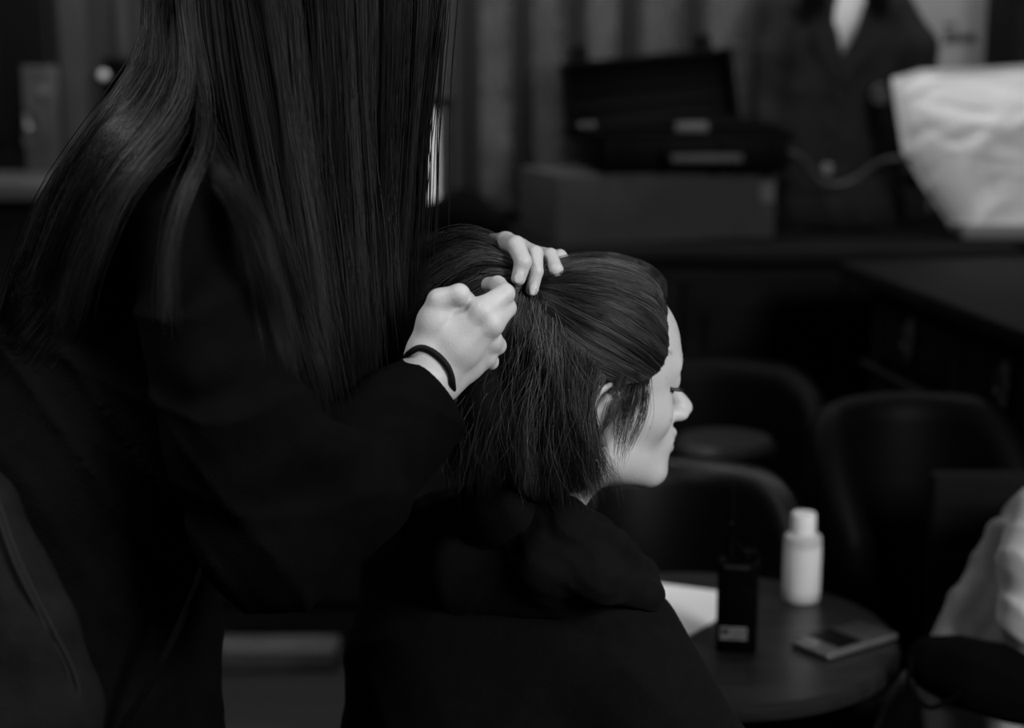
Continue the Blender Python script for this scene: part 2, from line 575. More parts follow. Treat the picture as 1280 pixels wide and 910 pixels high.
# vertical mouldings of the panelling on the left
mb = MB()
for px, w in ((98, .075), (160, .03)):
    mb.box((XW(px), WALL_Y - .015, 1.35), (w, .03, 2.69), bev=.006)
struct(mb.obj('trim_1', mat('pale_oak_moulding', .045, .6, .15, var=.2, stretch=(6, 6, .5))))
struct(MB().box((-.1, WALL_Y - .012, .075), (4.4, .024, .15), bev=.005).obj('baseboard_back', M_DARK()))
# door at the far left, black, with its lever plate
dr = thing('door_1', (XW(10), WALL_Y - .02, 0), 'black panelled door with a tall lever plate at the far left', 'door')
dr['kind'] = 'structure'
mb = MB().box((XW(0) - .16, WALL_Y - .02, 1.03), (.62, .04, 2.05), bev=.006)
for z in (.5, 1.55):
    mb.box((XW(0) - .18, WALL_Y - .045, z), (.40, .02, .75), bev=.008)
mb.obj('door_leaf', mat('black_gloss_paint', .004, .35, .2, var=.1), dr)
pl = at(53, 158, WALL_Y - .05)
hp = MB().box(pl, (.092, .012, .31), bev=.004).obj('door_plate', mat('dull_brass_plate', .055, .4, .4, var=.25, var_scale=14), dr)
mb = MB().tube([pl + (-.022, 0, .03), pl + (-.022, -.055, .03), pl + (-.024, -.060, .0), pl + (-.030, -.060, -.045)], [.009, .009, .010, .008], 12)
mb.obj('lever', M_METAL(), hp)
mb = MB().lathe(pl + (.008, -.004, .09), [(0, 0), (.012, 0), (.012, .01), (0, .012)], 20, rot_xyz(math.pi / 2))
mb.obj('keyhole_cover', mat('dull_brass', .12, .4, .4), hp)
# round knob on the panelling
kn = at(130, 94, WALL_Y - .06)
t = thing('wall_hook', kn, 'black wall bracket with a bright round knob, beside the stylist\'s hair', 'hook')
mb = MB().box(kn + (.03, .035, -.035), (.075, .045, .16), bev=.012); mb.obj('bracket', M_PLASTIC(), t)
mb = MB().lathe(kn, [(0, -.028), (.010, -.028), (.008, -.012), (.012, -.004), (.013, .005), (.010, .012), (0, .014)], 28, rot_xyz(math.pi / 2))
mb.obj('knob', mat('polished_chrome_knob', .85, .35, .8, metal=.3), t)
# pale shelf at the left edge
p = at(10, 238, 4.0)
t = thing('side_counter', (p[0], 4.15, 0), 'black cupboard with a pale worktop edge at the left wall', 'cabinet')
mb = MB().box((p[0] - .18, 4.14, p[2]), (.62, .36, .045), bev=.006); mb.obj('worktop', mat('pale_laminate', .06, .5, .3, var=.3), t)
mb = MB().box((p[0] - .19, 4.16, p[2] / 2 - .02), (.58, .30, p[2] - .05), bev=.005)
mb.box((p[0] - .19, 4.00, p[2] / 2), (.5, .02, p[2] - .18), bev=.004); mb.obj('carcass', M_DARK(), t)
# low pale step at the foot of the wall
p = at(358, 785, 3.65)
t = MB().box((p[0] - .04, 3.66, .030), (.32, .10, .056), bev=.008).obj('step', mat('scuffed_grey_paint', .036, .7, .2, var=.3)); tag(t, 'low grey step block on the floor behind the stylist\'s legs', 'step')

# ------------------------------------------------- honours boards: rows of small gilt names, too soft to read
rg = np.random.default_rng(4)
def honours_board(x0, x1, cols, label):
    y = WALL_Y
    cx = (XW(x0) + XW(x1)) / 2; w = XW(x1) - XW(x0)
    t = thing('honours_board', (cx, y, 1.2), label, 'board', 'wooden honours boards along the back wall')
    MB().box((cx, y - .012, 1.65), (w - .012, .024, 1.30), bev=.004).obj('panel', mat('varnished_board', .038, .6, .15, var=.2, var_scale=5, stretch=(5, 5, .4)), t)
    mb = MB()
    for s in (-1, 1):
        mb.box((cx + s * (w / 2 - .012), y - .018, 1.65), (.020, .036, 1.30), bev=.005)
    mb.box((cx, y - .018, 1.0), (w, .036, .024), bev=.004)
    mb.obj('board_frame', mat('dark_board_frame', .022, .5, .2), t)
    mb = MB()
    z = 1.03
    while z < 1.62:
        for c, cw in cols:
            xa = XW(c - cw / 2) + rg.uniform(0, .012)
            xb = XW(c + cw / 2) - rg.uniform(0, .030)
            while xa < xb:
                l = rg.uniform(.008, .024)
                mb.box(((2 * xa + l) / 2, y - .0255, z), (min(l, xb - xa + .004), .002, .0042))
                xa += l + .004
        z += .0088
    mb.obj('lettering', mat('dull_gilt', .13, .5, .3, var=.35, var_scale=9), t)
honours_board(534, 586, [(553, 20)], 'narrow honours board just right of the stylist\'s hanging hair')
honours_board(588, 652, [(620, 40)], 'honours board with one dense names column, left of the cardboard box')
honours_board(654, 718, [(684, 38)], 'honours board behind the left end of the open case')
honours_board(720, 782, [(751, 40)], 'honours board above the left half of the open case lid')
honours_board(784, 862, [(822, 44)], 'honours board above the right half of the open case lid')
honours_board(864, 950, [(905, 50)], 'honours board between the open case and the blazer')

# ------------------------------------------------- long counter along the back wall
CT = .972
t = thing('counter', (.35, 4.05, 0), 'dark wooden counter along the back wall carrying the case and box', 'counter')
MB().box((.20, 4.06, CT - .02), (1.94, .64, .04), bev=.008).obj('worktop', M_DARK(), t)
MB().box((.20, 4.08, (CT - .04) / 2), (1.88, .56, CT - .04), bev=.004).obj('carcass', M_DARK(), t)
for i in range(5):
    x = -.74 + .375 * i + .19
    q = MB().box((x, 3.795, .50), (.36, .02, .78), bev=.006); q.box((x, 3.782, .50), (.26, .02, .64), bev=.008)
    d = q.obj('door', M_DARK(), t)
    MB().lathe((x + .14, 3.775, .62), [(0, 0), (.006, 0), (.005, .012), (.011, .02), (0, .026)], 16, rot_xyz(math.pi / 2)).obj('knob', mat('aged_brass', .06, .4, .5), d)
# cardboard box
Rb = rot_xyz(0, 0, math.radians(-1))
bx0, bx1 = at(646, 290, 3.80)[0], at(974, 290, 3.80)[0]
BH = .160; Rb = rot_xyz(0, 0, math.radians(16)); bw = .545
fl = np.array([at(696, 290, 3.78)[0], 3.78, CT])
bc = fl + Rb @ np.array([bw / 2, .15, 0]) + (0, 0, BH / 2 + .001); bx1 = bc[0] + bw / 2
t = thing('cardboard_box', bc - (0, 0, BH / 2), 'long flat cardboard box under the open black case', 'box')
MB().box(bc, (bw, .30, BH), Rb, .003).obj('carton', M_CARD(), t)
q = MB(); q.box(bc + (0, 0, BH / 2 + .0005), (bw - .004, .05, .001), Rb); q.obj('packing_tape', mat('packing_tape', .045, .35, .4), t)
MB().box(bc + Rb @ np.array([bw / 2 - .022, -.1512, .030]), (.036, .0015, .046), Rb).obj('sticker', mat('pale_sticker', .10, .6), t)
# black hard case, lid open
CZ = CT + BH + .001
c0 = at(855, 190, 3.92)
Rc = rot_xyz(0, 0, math.radians(6))
t = thing('equipment_case', (c0[0], 3.98, CZ), 'black hard equipment case standing open on the cardboard box', 'case')
cw, cd, ch = .455, .30, .095
cc = np.array([c0[0] + .0, 3.985, CZ + ch / 2 + .002])
MP = M_PLASTIC()
q = MB().box(cc, (cw, cd, ch), Rc, .012)
q.box(cc + Rc @ np.array([0, 0, ch / 2 - .006]), (cw + .016, cd + .014, .014), Rc, .004)
for sx in (-.21, -.07, .07, .21):
    q.box(cc + Rc @ np.array([sx * .95, -cd / 2 - .003, -.01]), (.018, .012, ch * .8), Rc, .004)
q.obj('case_base', MP, t)
hinge = cc + Rc @ np.array([-.03, cd / 2 - .01, ch / 2])
Rl = Rc @ rot_xyz(math.radians(-12), math.radians(-5), 0)
lc = hinge + Rl @ np.array([-.01, .02, .086])
q = MB()
lw, lh, ld = .430, .178, .055
q.box(lc + Rl @ np.array([0, ld / 2, 0]), (lw, .012, lh), Rl, .005)
for sx in (-1, 1): q.box(lc + Rl @ np.array([sx * (lw / 2 - .006), 0, 0]), (.014, ld, lh), Rl, .005)
for sz in (-1, 1): q.box(lc + Rl @ np.array([0, 0, sz * (lh / 2 - .006)]), (lw, ld, .014), Rl, .005)
for k in range(4): q.box(lc + Rl @ np.array([0, ld / 2 - .012, -.062 + .04 * k]), (lw - .04, .014, .012), Rl, .004)
q.obj('lid', MP, t)
for sx in (-.165, .145):
    q = MB().box(lc + Rl @ np.array([sx, -.005, lh / 2 + .014]), (.045, .03, .050), Rl, .008); q.box(lc + Rl @ np.array([sx, -.012, lh / 2 + .034]), (.030, .02, .014), Rl, .005); q.obj('latch', MP, t)
q = MB().tube([cc + Rc @ np.array(a) for a in ((-.075, -cd / 2 - .004, -.005), (-.07, -cd / 2 - .032, -.01), (.07, -cd / 2 - .032, -.01), (.075, -cd / 2 - .004, -.005))], .008, 10)
q.obj('handle', MP, t)
pl_ = mat('grey_label_plate', .05, .5, .3)
MB().box(cc + Rc @ np.array([.02, -cd / 2 - .042, -.012]), (.165, .003, .018), Rc, .001).obj('name_plate', pl_, t)
MB().box(at(865, 159, 3.815), (.075, .004, .022), Rc, .0015).obj('badge', mat('grey_badge', .10, .45, .3), t)
for dx in (0, .022):
    MB().lathe(at(728, 158, 3.83) + (dx, 0, 0), [(0, -.008), (.009, -.006), (.010, 0), (.006, .005), (0, .006)], 16, rot_xyz(math.pi / 2)).obj('rivet', mat('dull_metal', .03, .4, .5), t)
# foam insert and gear inside the case
q = MB().box(cc + (0, 0, ch / 2 + .006), (cw - .04, cd - .05, .018), Rc, .004); q.obj('foam_tray', M_VELVET(), t)
# black crumpled cloth on the counter, left of the carton
F = Field(np.arange(-.40, .10, .007), np.arange(3.82, 4.3, .007), np.arange(.95, 1.14, .007))
F.chain([(np.array([-.26, 4.05, 1.0]), .035), (np.array([-.12, 4.02, 1.02]), .05), (np.array([-.04, 3.98, 1.0]), .035)], .04)
F.noise(folds(.01, [((1, .2, .3), .09, 0), ((.3, 1, .4), .11, 1)]))
v, f = F.mesh(); v[:, 2] = np.maximum(v[:, 2], CT + .001)
tag(mk('folded_cloth', v, f, M_VELVET()), 'black folded cloth on the counter left of the cardboard box', 'cloth')
# slim upright frame with a bright white face
fa, fb = at(541, 186, 4.12), at(541, 238, 4.12)
t = thing('lantern', (fa[0], 4.12, CT), 'slim upright lantern glowing white beside the stylist\'s hanging hair', 'lantern')
H_ = ZW(130, 4.12) - CT
q = MB().box((fa[0] + .006, 4.12, CT + .012), (.085, .085, .024), bev=.006); q.box((fa[0] + .006, 4.12, CT + H_ + .006), (.090, .090, .018), bev=.006)
for sx in (-1, 1):
    for sy in (-1, 1): q.box((fa[0] + .006 + sx * .036, 4.12 + sy * .036, CT + H_ / 2), (.007, .007, H_))
q.obj('frame', M_PLASTIC(), t)
wm = bpy.data.materials.new('lit_opal_glass'); wm.use_nodes = True
b_ = wm.node_tree.nodes['Principled BSDF']; b_.inputs['Base Color'].default_value = (.5, .5, .5, 1); b_.inputs['Emission Color'].default_value = (1, 1, 1, 1); b_.inputs['Emission Strength'].default_value = .30
MB().lathe((fa[0] - .006, 4.12, CT + .03), [(0, 0), (.018, 0), (.019, .05), (.019, H_ - .06), (.012, H_ - .045), (0, H_ - .04)], 24).obj('glass_tube', wm, t)

# ------------------------------------------------- blazer on a half form standing on the counter
t = thing('blazer', (at(1040, 290, 4.14)[0], 4.14, CT), 'charcoal blazer with a chest crest over a white shirt, on a form', 'blazer')
B = lambda px, py, dy=0.0: at(px, py, 4.16 + dy)
F = Field(np.arange(.60, 1.18, .006), np.arange(3.96, 4.32, .006), np.arange(.96, 1.66, .006))
F.ell(B(1050, 70, .02), (.175, .085, .17), None, .05)
F.cap(B(1050, 110, .02), B(1045, 250, .02), .10, .10, .06)
F.ell(B(1046, 170, .01), (.165, .085, .20), None, .05)
F.ell(B(1044, 262, .01), (.175, .09, .12), None, .05)
F.chain([(B(985, 12), .045), (B(968, 70, -.01), .046), (B(958, 150, -.02), .042), (B(966, 215, -.05), .038)], .025)
F.chain([(B(1120, 12), .045), (B(1146, 60, -.01), .047), (B(1152, 140, -.02), .043), (B(1146, 215, -.05), .038)], .025)
F.cap(B(1005, 5), B(1100, 5), .05, .05, .03)
# the V opening at the chest
def vcut(P):
    a = B(1036, -20, 0); c = B(1048, 84, 0); b = B(1086, -20, 0)
    n1 = np.array([c[2] - a[2], 0, -(c[0] - a[0])]); n1 /= np.linalg.norm(n1)
    n2 = np.array([-(c[2] - b[2]), 0, (c[0] - b[0])]); n2 /= np.linalg.norm(n2)
    d1 = (P - a) @ n1; d2 = (P - b) @ n2
    return np.maximum(np.maximum(d1, d2), P[..., 1] - 4.11)
F.add(vcut, (.5, 3.9, 1.2), (1.2, 4.15, 1.7), .006, 'cut')
F.noise(folds(.004, [((1, 0, .4), .10, 0), ((.2, 0, 1), .17, 1)]))
F.V = np.maximum(F.V, (CT + .002) - F._pts(tuple([slice(None)] * 3))[..., 2])
v, f = F.mesh(); mk('jacket', v, f, M_BLAZER(), t)
F = Field(np.arange(.70, 1.0, .005), np.arange(4.02, 4.24, .005), np.arange(1.2, 1.72, .005))
F.ell(B(1058, 40, .0), (.085, .062, .16), None, .02)
F.cap(B(1060, -30, .03), B(1060, 10, .03), .055, .06, .02)
v, f = F.mesh(); mk('shirt', v, f, mat('white_shirt', .50, .8, .2, bump=.2), t)
def slab(name, pts, th, m, dy):
    ps = [B(a, b, dy) for a, b in pts]
    MB().prism(ps, (0, th, 0)).obj(name, m, t)
for nm, pts in (('lapel', [(1034, -15), (1014, 4), (1022, 60), (1030, 75), (1044, 108), (1050, 84), (1040, 40)]), ('lapel', [(1087, -15), (1110, 6), (1108, 40), (1098, 52), (1050, 112), (1048, 84), (1070, 40)])):
    slab(nm, pts, .006, M_BLAZER(), -.098)
slab('collar', [(1034, -18), (1000, -18), (1002, 14), (1022, 18), (1034, 4)], .012, M_VELVET(), -.104)
slab('collar', [(1086, -18), (1112, -18), (1112, 14), (1096, 22), (1084, 6)], .012, M_VELVET(), -.104)
cr = B(1100, 120, -.096)
q = MB(); q.prism([cr + (a, 0, b) for a, b in ((-.024, .030), (.024, .030), (.024, -.006), (.014, -.026), (0, -.034), (-.014, -.026), (-.024, -.006))], (0, .005, 0)); pk = q.obj('crest_pocket', M_BLAZER(), t)
q = MB(); q.tube([cr + (.017 * math.cos(a), -.003, .004 + .021 * math.sin(a)) for a in np.linspace(0, 6.283, 25)], .0035, 8)
q.prism([cr + (a, -.004, b) for a, b in ((-.009, .015), (.009, .015), (.009, .0), (0, -.012), (-.009, 0))], (0, .003, 0)); q.obj('crest', mat('crest_thread', .13, .7, .2), pk)
for (px, py, v_) in ((1047, 118, .006), (1041, 163, .006), (1034, 211, .12)):
    MB().lathe(B(px, py, -.098), [(0, 0), (.013, 0), (.0135, .003), (.010, .006), (0, .005)], 20, rot_xyz(math.pi / 2)).obj('button', mat('dull_button' if v_ < .1 else 'bright_button', v_, .5, .1 if v_ < .1 else .5), t)
q = MB().lathe((B(1050, 200)[0], 4.16, CT), [(0, 0), (.11, 0), (.11, .012), (.02, .02), (.016, .10), (0, .10)], 28); q.obj('stand', M_PLASTIC(), t)
# cable
q = MB().tube(smooth_path([at(985, 189, 3.93), at(1000, 195, 3.95), at(1014, 212, 3.97), (at(1026, 226, 3.98)), at(1046, 231, 3.99), at(1068, 224, 3.99), at(1090, 208, 3.97), at(1110, 199, 3.94), at(1140, 198, 3.92)], 40), .0055, 8)
tag(q.obj('cable', mat('grey_cable', .055, .5, .3), None, True), 'pale grey cable looping in front of the dark blazer', 'cable')

# ------------------------------------------------- poster
P_ = lambda px, py: at(px, py, WALL_Y - .022)
pa, pb = P_(1140, -60), P_(1236, 92)
t = thing('poster', ((pa[0] + pb[0]) / 2, WALL_Y - .02, (pa[2] + pb[2]) / 2), 'light grey poster with a dark printed line, behind the blazer\'s shoulder', 'poster')
w, h = pb[0] - pa[0], pa[2] - pb[2]; pc = ((pa[0] + pb[0]) / 2, WALL_Y - .02, (pa[2] + pb[2]) / 2)
MB().box(pc, (w, .006, h)).obj('sheet', mat('grey_poster_paper', .25, .6, .2, var=.15, var_scale=4), t)
q = MB(); q.box((pb[0] + .006, pc[1] - .004, pc[2]), (.022, .02, h + .02), bev=.003); q.box((pc[0], pc[1] - .004, pb[2] - .005), (w, .016, .012), bev=.003); q.obj('border', mat('pale_poster_border', .32, .5, .3), t)
q = MB(); x = 1180
for wd in (7, 5, 6, 4, 6):
    a = P_(x, 40); b = P_(x + wd, 54); q.box(((a[0] + b[0]) / 2, WALL_Y - .0245, (a[2] + b[2]) / 2), (b[0] - a[0], .002, (a[2] - b[2]) * (.7 + .3 * (wd % 2)))); x += wd + 2.5
for yy in (30, 33): a = P_(1187, yy); q.box((a[0], WALL_Y - .0245, a[2]), (.03, .002, .004))
q.obj('print', mat('poster_ink', .02, .6), t)
tag(MB().box((at(1268, 60, 4.2)[0] + .05, 4.22, 1.25), (.17, .26, 2.3), bev=.01).obj('tall_cabinet', M_DARK()), 'tall black cabinet at the right, behind the white carrier bag', 'cabinet')

# ------------------------------------------------- sideboard on the right with ornate drop handles
DT = .978
e0, e1 = on_plane(1083, 333, DT), on_plane(1330, 425, DT)
dv = (e1 - e0)[:2]; Ld = np.linalg.norm(dv); ang = math.atan2(dv[1], dv[0])
Rd = rot_xyz(0, 0, ang)                       # local x runs along the front edge towards the camera, local y away from the front
D = lambda x, y, z: np.array([e0[0], e0[1], 0]) + Rd @ np.array([x, y, 0]) + np.array([0, 0, z])
t = thing('sideboard', D(Ld / 2, .25, 0), 'dark carved sideboard at the right with ornate drawer handles', 'sideboard')
MB().box(D(Ld / 2 - .03, .235, DT - .018), (Ld + .14, .52, .036), Rd, .008).obj('top', M_DARK(), t)
q = MB().box(D(Ld / 2, .26, DT / 2 + .02), (Ld, .45, DT - .12), Rd, .004)
for k in (0.03, Ld * .5, Ld - .03):
    q.box(D(k, .03, DT / 2), (.05, .03, DT - .06), Rd, .005)
q.obj('carcass', M_DARK(), t)
hm = mat('dull_brass_handle', .075, .45, .5, var=.4, var_scale=80)
def dhandle(par, c):
    q = MB()
    q.prism([c + Rd @ np.array([a, 0, b]) for a, b in ((-.006, .040), (.006, .040), (.020, .026), (.012, .012), (.022, 0), (.012, -.012), (.018, -.026), (.006, -.040), (-.006, -.040), (-.018, -.026), (-.012, -.012), (-.022, 0), (-.012, .012), (-.020, .026))], Rd @ np.array([0, .004, 0]))
    q.tube([c + Rd @ np.array([.014 * math.sin(a), -.010, .004 - .020 * math.cos(a)]) for a in np.linspace(-2.4, 2.4, 14)], .003, 8)
    q.obj('handle', hm, par)
for (x, hx) in ((Ld * .255, .0), (Ld * .745, 0)):
    dd_ = MB().box(D(x, .028, DT - .115), (Ld * .43, .02, .135), Rd, .006).obj('drawer', M_DARK(), t)
    dhandle(dd_, D(x, .010, DT - .115))
    d2 = MB().box(D(x, .028, .42), (Ld * .43, .02, .68), Rd, .006).box(D(x, .016, .42), (Ld * .33, .02, .55), Rd, .01).obj('door', M_DARK(), t)
q = MB().tube([D(-.02, .008, DT - .205), D(Ld + .02, .008, DT - .205)], .007, 8); q.obj('moulding', mat('worn_dark_moulding', .016, .4, .4), t)

# white box under the bag, and the bag
wb0, wb1 = on_plane(1188, 291, DT), on_plane(1300, 312, DT)
tag(MB().box(((wb0[0] + wb1[0]) / 2 + .06, 3.98, DT + .018), (wb1[0] - wb0[0] + .10, .26, .034), rot_xyz(0, 0, math.radians(-6)), .003).obj('paper_stack', mat('off_white_card', .19, .8, .1)), 'flat off-white packet lying under the white carrier bag', 'packet')
t = thing('carrier_bag', at(1235, 282, 3.92), 'large crumpled white paper carrier bag on the sideboard', 'bag')
bo = lambda px, py, y: at(px, py, y)
front = [bo(1115, 107, 3.86), bo(1128, 190, 3.84), bo(1186, 279, 3.86), bo(1300, 282, 3.84), bo(1345, 190, 3.82), bo(1350, 95, 3.84), bo(1290, 86, 3.84), bo(1215, 90, 3.84)]
def bag_surface():
    # outline of the front, offset inwards ring by ring so the paper can crumple
    V = []; Fc = []
    cols, rows = 60, 60
    top = [(1115, 107), (1150, 96), (1215, 94), (1290, 90), (1350, 92)]
    bot = [(1186, 279), (1215, 280), (1250, 281), (1290, 281), (1330, 282)]
    lft = [(1115, 107), (1120, 140), (1128, 190), (1150, 228), (1186, 279)]
    rgt = [(1350, 92), (1350, 140), (1348, 190), (1340, 235), (1330, 282)]
    L = lambda pts, s: np.array([np.interp(s, np.linspace(0, 1, len(pts)), [p[k] for p in pts]) for k in (0, 1)])
    R_ = np.random.default_rng(8)
    ridges = [(R_.uniform(0, 1), R_.uniform(0, 1), R_.uniform(0, math.pi), R_.uniform(.10, .3), R_.uniform(.002, .006)) for _ in range(26)]
    for side in (0, 1):
        for j in range(rows + 1):
            b = j / rows
            for i in range(cols + 1):
                a = i / cols
                p = (1 - b) * L(top, a) + b * L(bot, a) + (1 - a) * L(lft, b) + a * L(rgt, b) - ((1 - a) * (1 - b) * np.array(top[0]) + a * (1 - b) * np.array(top[-1]) + (1 - a) * b * np.array(bot[0]) + a * b * np.array(bot[-1]))
                cr = sum(h * max(0, 1 - abs((a - u) * math.cos(q) + (b - v) * math.sin(q)) / .05) * math.exp(-((a - u) ** 2 + (b - v) ** 2) / w ** 2) * (1 if k % 2 else -1) for k, (u, v, q, w, h) in enumerate(ridges))
                bulge = .055 * min(1, 4 * a * (1 - a) + .1) * (.35 + .65 * min(1, 3 * b))
                edge = min(1, 12 * a, 12 * (1 - a))
                y = 3.93 + (-1 if side == 0 else 1) * (bulge * edge + .004) + cr * edge + (0 if side == 0 else (.03 * (1 - b)))
                V.append(at(p[0], p[1] - (side * 9 * (1 - b)), y))
        o = side * (rows + 1) * (cols + 1)
        for j in range(rows):
            for i in range(cols):
                q = o + j * (cols + 1) + i
                Fc.append((q, q + cols + 1, q + cols + 2, q + 1) if side == 0 else (q, q + 1, q + cols + 2, q + cols + 1))
    o = (rows + 1) * (cols + 1)
    for j in range(rows):
        for i in (0, cols):
            q = j * (cols + 1) + i
            Fc.append((q, q + o, q + o + cols + 1, q + cols + 1))
    for i in range(cols):
        q = rows * (cols + 1) + i; Fc.append((q, q + 1, q + 1 + o, q + o))
    return V, Fc
V_, F_ = bag_surface()
mk('bag_body', V_, F_, M_BAG(), t)
q = MB().tube([bo(1160, 262, 3.862), bo(1164, 250, 3.864), bo(1166, 238, 3.864)], .0035, 6); q.obj('tag', mat('small_dark_tag', .08, .6), t)

# ------------------------------------------------- tub chairs
def tub_chair(x, y, rz, label, H=.77, R=.27, lm=None):
    t = thing('tub_chair', (x, y, 0), label, 'chair')
    lm = lm or M_LEATHER()
    R0 = rot_xyz(0, 0, rz)
    T = lambda a, b, c: np.array([x, y, 0]) + R0 @ np.array([a, b, c])
    n = 40; V = []; Fc = []
    prof = []
    for i in range(n + 1):
        a = math.radians(-118 + 236 * i / n)
        ca = abs(-118 + 236 * i / n) / 118
        top = H - .17 * max(0, (ca - .45) / .55) ** 1.6
        ex, ey = math.sin(a), math.cos(a)
        ring = []
        for (rr, z) in ((R + .0, .34), (R + .030, .36), (R + .045, top - .04), (R + .038, top - .012), (R + .015, top), (R - .010, top - .012), (R - .018, top - .045), (R - .03, .46), (R - .03, .34)):
            ring.append(T(ex * rr, ey * rr * .95, z))
        V += ring
    m = 9
    for i in range(n):
        for k in range(m):
            Fc.append((i * m + k, i * m + (k + 1) % m, (i + 1) * m + (k + 1) % m, (i + 1) * m + k))
    Fc.append(tuple(range(m))); Fc.append(tuple(n * m + k for k in reversed(range(m))))
    MB().add(V, Fc).obj('backrest', lm, t, True)
    F = Field(np.arange(x - .36, x + .36, .01), np.arange(y - .36, y + .36, .01), np.arange(.26, .52, .01))
    F.ell(T(0, -.02, .42), (R - .02, R + .0, .065), R0, .02)
    F.cap(T(-.12, -.12, .41), T(.12, -.12, .41), .055, .055, .06)
    v, f = F.mesh(); mk('seat', v, f, M_LEATHER(), t)
    MB().lathe(T(0, 0, .30), [(0, 0), (R, 0), (R + .005, .05), (R - .02, .06), (0, .06)], 32).obj('seat_frame', M_DARK(), t)
    for sx in (-1, 1):
        for sy in (-1, 1):
            MB().tube([T(sx * .16, sy * .16, .32), T(sx * .19, sy * .19, 0.0)], [.018, .012], 10).obj('leg', M_DARK(), t)
    return t
tub_chair(at(838, 600, 2.66)[0], 2.62, 0.05, 'black leather tub chair behind the round table, beyond the seated woman\'s chin', H=.715, R=.195, lm=mat('shiny_black_leather', .004, .36, .25, var=.2, bump=.3, bump_scale=150))
tub_chair(at(1180, 490, 2.5)[0] - .02, 2.50, .25, 'black leather tub chair in front of the drawer sideboard', H=.87, R=.14)
tub_chair(.42, 3.40, .1, 'black tub chair in shadow before the long counter', H=.74, R=.22)
# the seated woman's own chair
Rk = BR
t = thing('dining_chair', bp(0, 0, 0), 'black upholstered chair the person in the hoodie sits on', 'chair')
K = lambda f, l, z: bp(f, l, z)
MB().box(K(.02, 0, .41), (.42, .42, .06), Rk, .02).obj('seat', M_LEATHER(), t)
for s in (-1, 1):
    MB().tube([K(.20, .18 * s, .39), K(.21, .19 * s, 0)], [.018, .014], 10).obj('leg', M_DARK(), t)
    MB().tube([K(-.17, .18 * s, .39), K(-.22, .18 * s, 0)], [.018, .014], 10).obj('leg', M_DARK(), t)
    MB().tube([K(-.18, .17 * s, .39), K(-.215, .17 * s, .66)], [.016, .013], 10).obj('back_post', M_DARK(), t)
MB().box(K(-.222, 0, .60), (.035, .36, .16), Rk @ rot_xyz(0, math.radians(-8), 0), .012).obj('backrest', M_LEATHER(), t)

# stool with a round seat
s0 = at(906, 546, 3.0)
t = thing('stool', (s0[0], 3.0, 0), 'low stool with a dark round seat behind the tub chair', 'stool')
zz = s0[2]
MB().lathe((s0[0], 3.0, zz - .05), [(0, 0), (.085, 0), (.095, .012), (.095, .035), (.085, .048), (0, .052)], 36).obj('seat', mat('worn_dark_vinyl', .012, .45, .3, var=.2), t)
for k in range(4):
    a = k * math.pi / 2 + .6
    MB().tube([(s0[0] + .06 * math.cos(a), 3.0 + .06 * math.sin(a), zz - .045), (s0[0] + .13 * math.cos(a), 3.0 + .13 * math.sin(a), 0)], [.012, .010], 8).obj('leg', M_DARK(), t)

# ------------------------------------------------- round table and what stands on it
TZ, TX, TY, TR = .62, .269, 2.202, .270
t = thing('round_table', (TX, TY, 0), 'small round dark wooden pedestal table in front of the seated woman', 'table')
MB().lathe((TX, TY, TZ - .026), [(0, 0), (TR - .012, 0), (TR - .002, .005), (TR, .013), (TR - .002, .021), (TR - .008, .026), (0, .026)], 96).obj('tabletop', M_TABLE(), t)
MB().lathe((TX, TY, 0), [(0, .0), (.19, 0), (.19, .012), (.05, .035), (.032, .08), (.028, .30), (.036, .50), (.075, .575), (.11, .594), (0, .594)], 40).obj('pedestal', M_DARK(), t)
# sheet of paper
c1, c2, c3 = on_plane(775, 723, TZ), on_plane(912, 742, TZ), on_plane(862, 796, TZ)
dx = (c2 - c1); dx /= np.linalg.norm(dx); 
a0 = on_plane(897, 738, TZ)
d3 = on_plane(862, 796, TZ); d4 = on_plane(902, 771, TZ)
e_ = (d4 - d3); e_ /= np.linalg.norm(e_); nn = np.array([-e_[1], e_[0], 0])
pc = [d3 - e_ * .02, d3 + e_ * .075, d3 + e_ * .070 + nn * .105, d3 + e_ * .01 + nn * .155, d3 - e_ * .14 + nn * .12, d3 - e_ * .12 + nn * .01]
pp = [on_plane(862, 796, TZ), on_plane(906, 769, TZ), on_plane(912, 741, TZ), on_plane(895, 740, TZ), on_plane(812, 729, TZ), on_plane(762, 742, TZ), on_plane(790, 776, TZ)]
q = MB(); q.prism([p + (0, 0, .0008) for p in pp], (0, 0, .0014))
tag(q.obj('paper_sheet', M_PAPER()), 'white sheet of paper lying on the round table behind the handset radio', 'paper')
# handset radio standing upright
r0 = on_plane(922, 817, TZ)
Rr = rot_xyz(0, 0, math.radians(-9))
t = thing('handset_radio', r0, 'black two-way handset radio with a stub aerial standing on the round table', 'radio')
RR = lambda a, b, c: r0 + np.array([0, .015, 0]) + Rr @ np.array([a, b, c])
bh_ = .128
MB().box(RR(0, 0, bh_ / 2 + .001), (.055, .034, bh_), Rr, .005).box(RR(0, -.0175, .050), (.049, .004, .088), Rr, .002).obj('radio_body', M_PLASTIC(), t)
MB().lathe(RR(-.011, 0, bh_), [(0, 0), (.0062, 0), (.0062, .012), (.0045, .016), (.0045, .050), (.0052, .053), (.0045, .056), (.0040, .099), (.0025, .103), (0, .104)], 18).obj('aerial', M_PLASTIC(), t)
MB().lathe(RR(-.011, -.0052, bh_ + .0515), [(0, -.0015), (.0018, 0), (0, .002)], 12, rot_xyz(math.pi / 2)).obj('aerial_stud', M_METAL(), t)
MB().lathe(RR(.010, 0, bh_), [(0, 0), (.0085, 0), (.0085, .012), (.0075, .014), (0, .014)], 20).obj('knob', M_PLASTIC(), t)
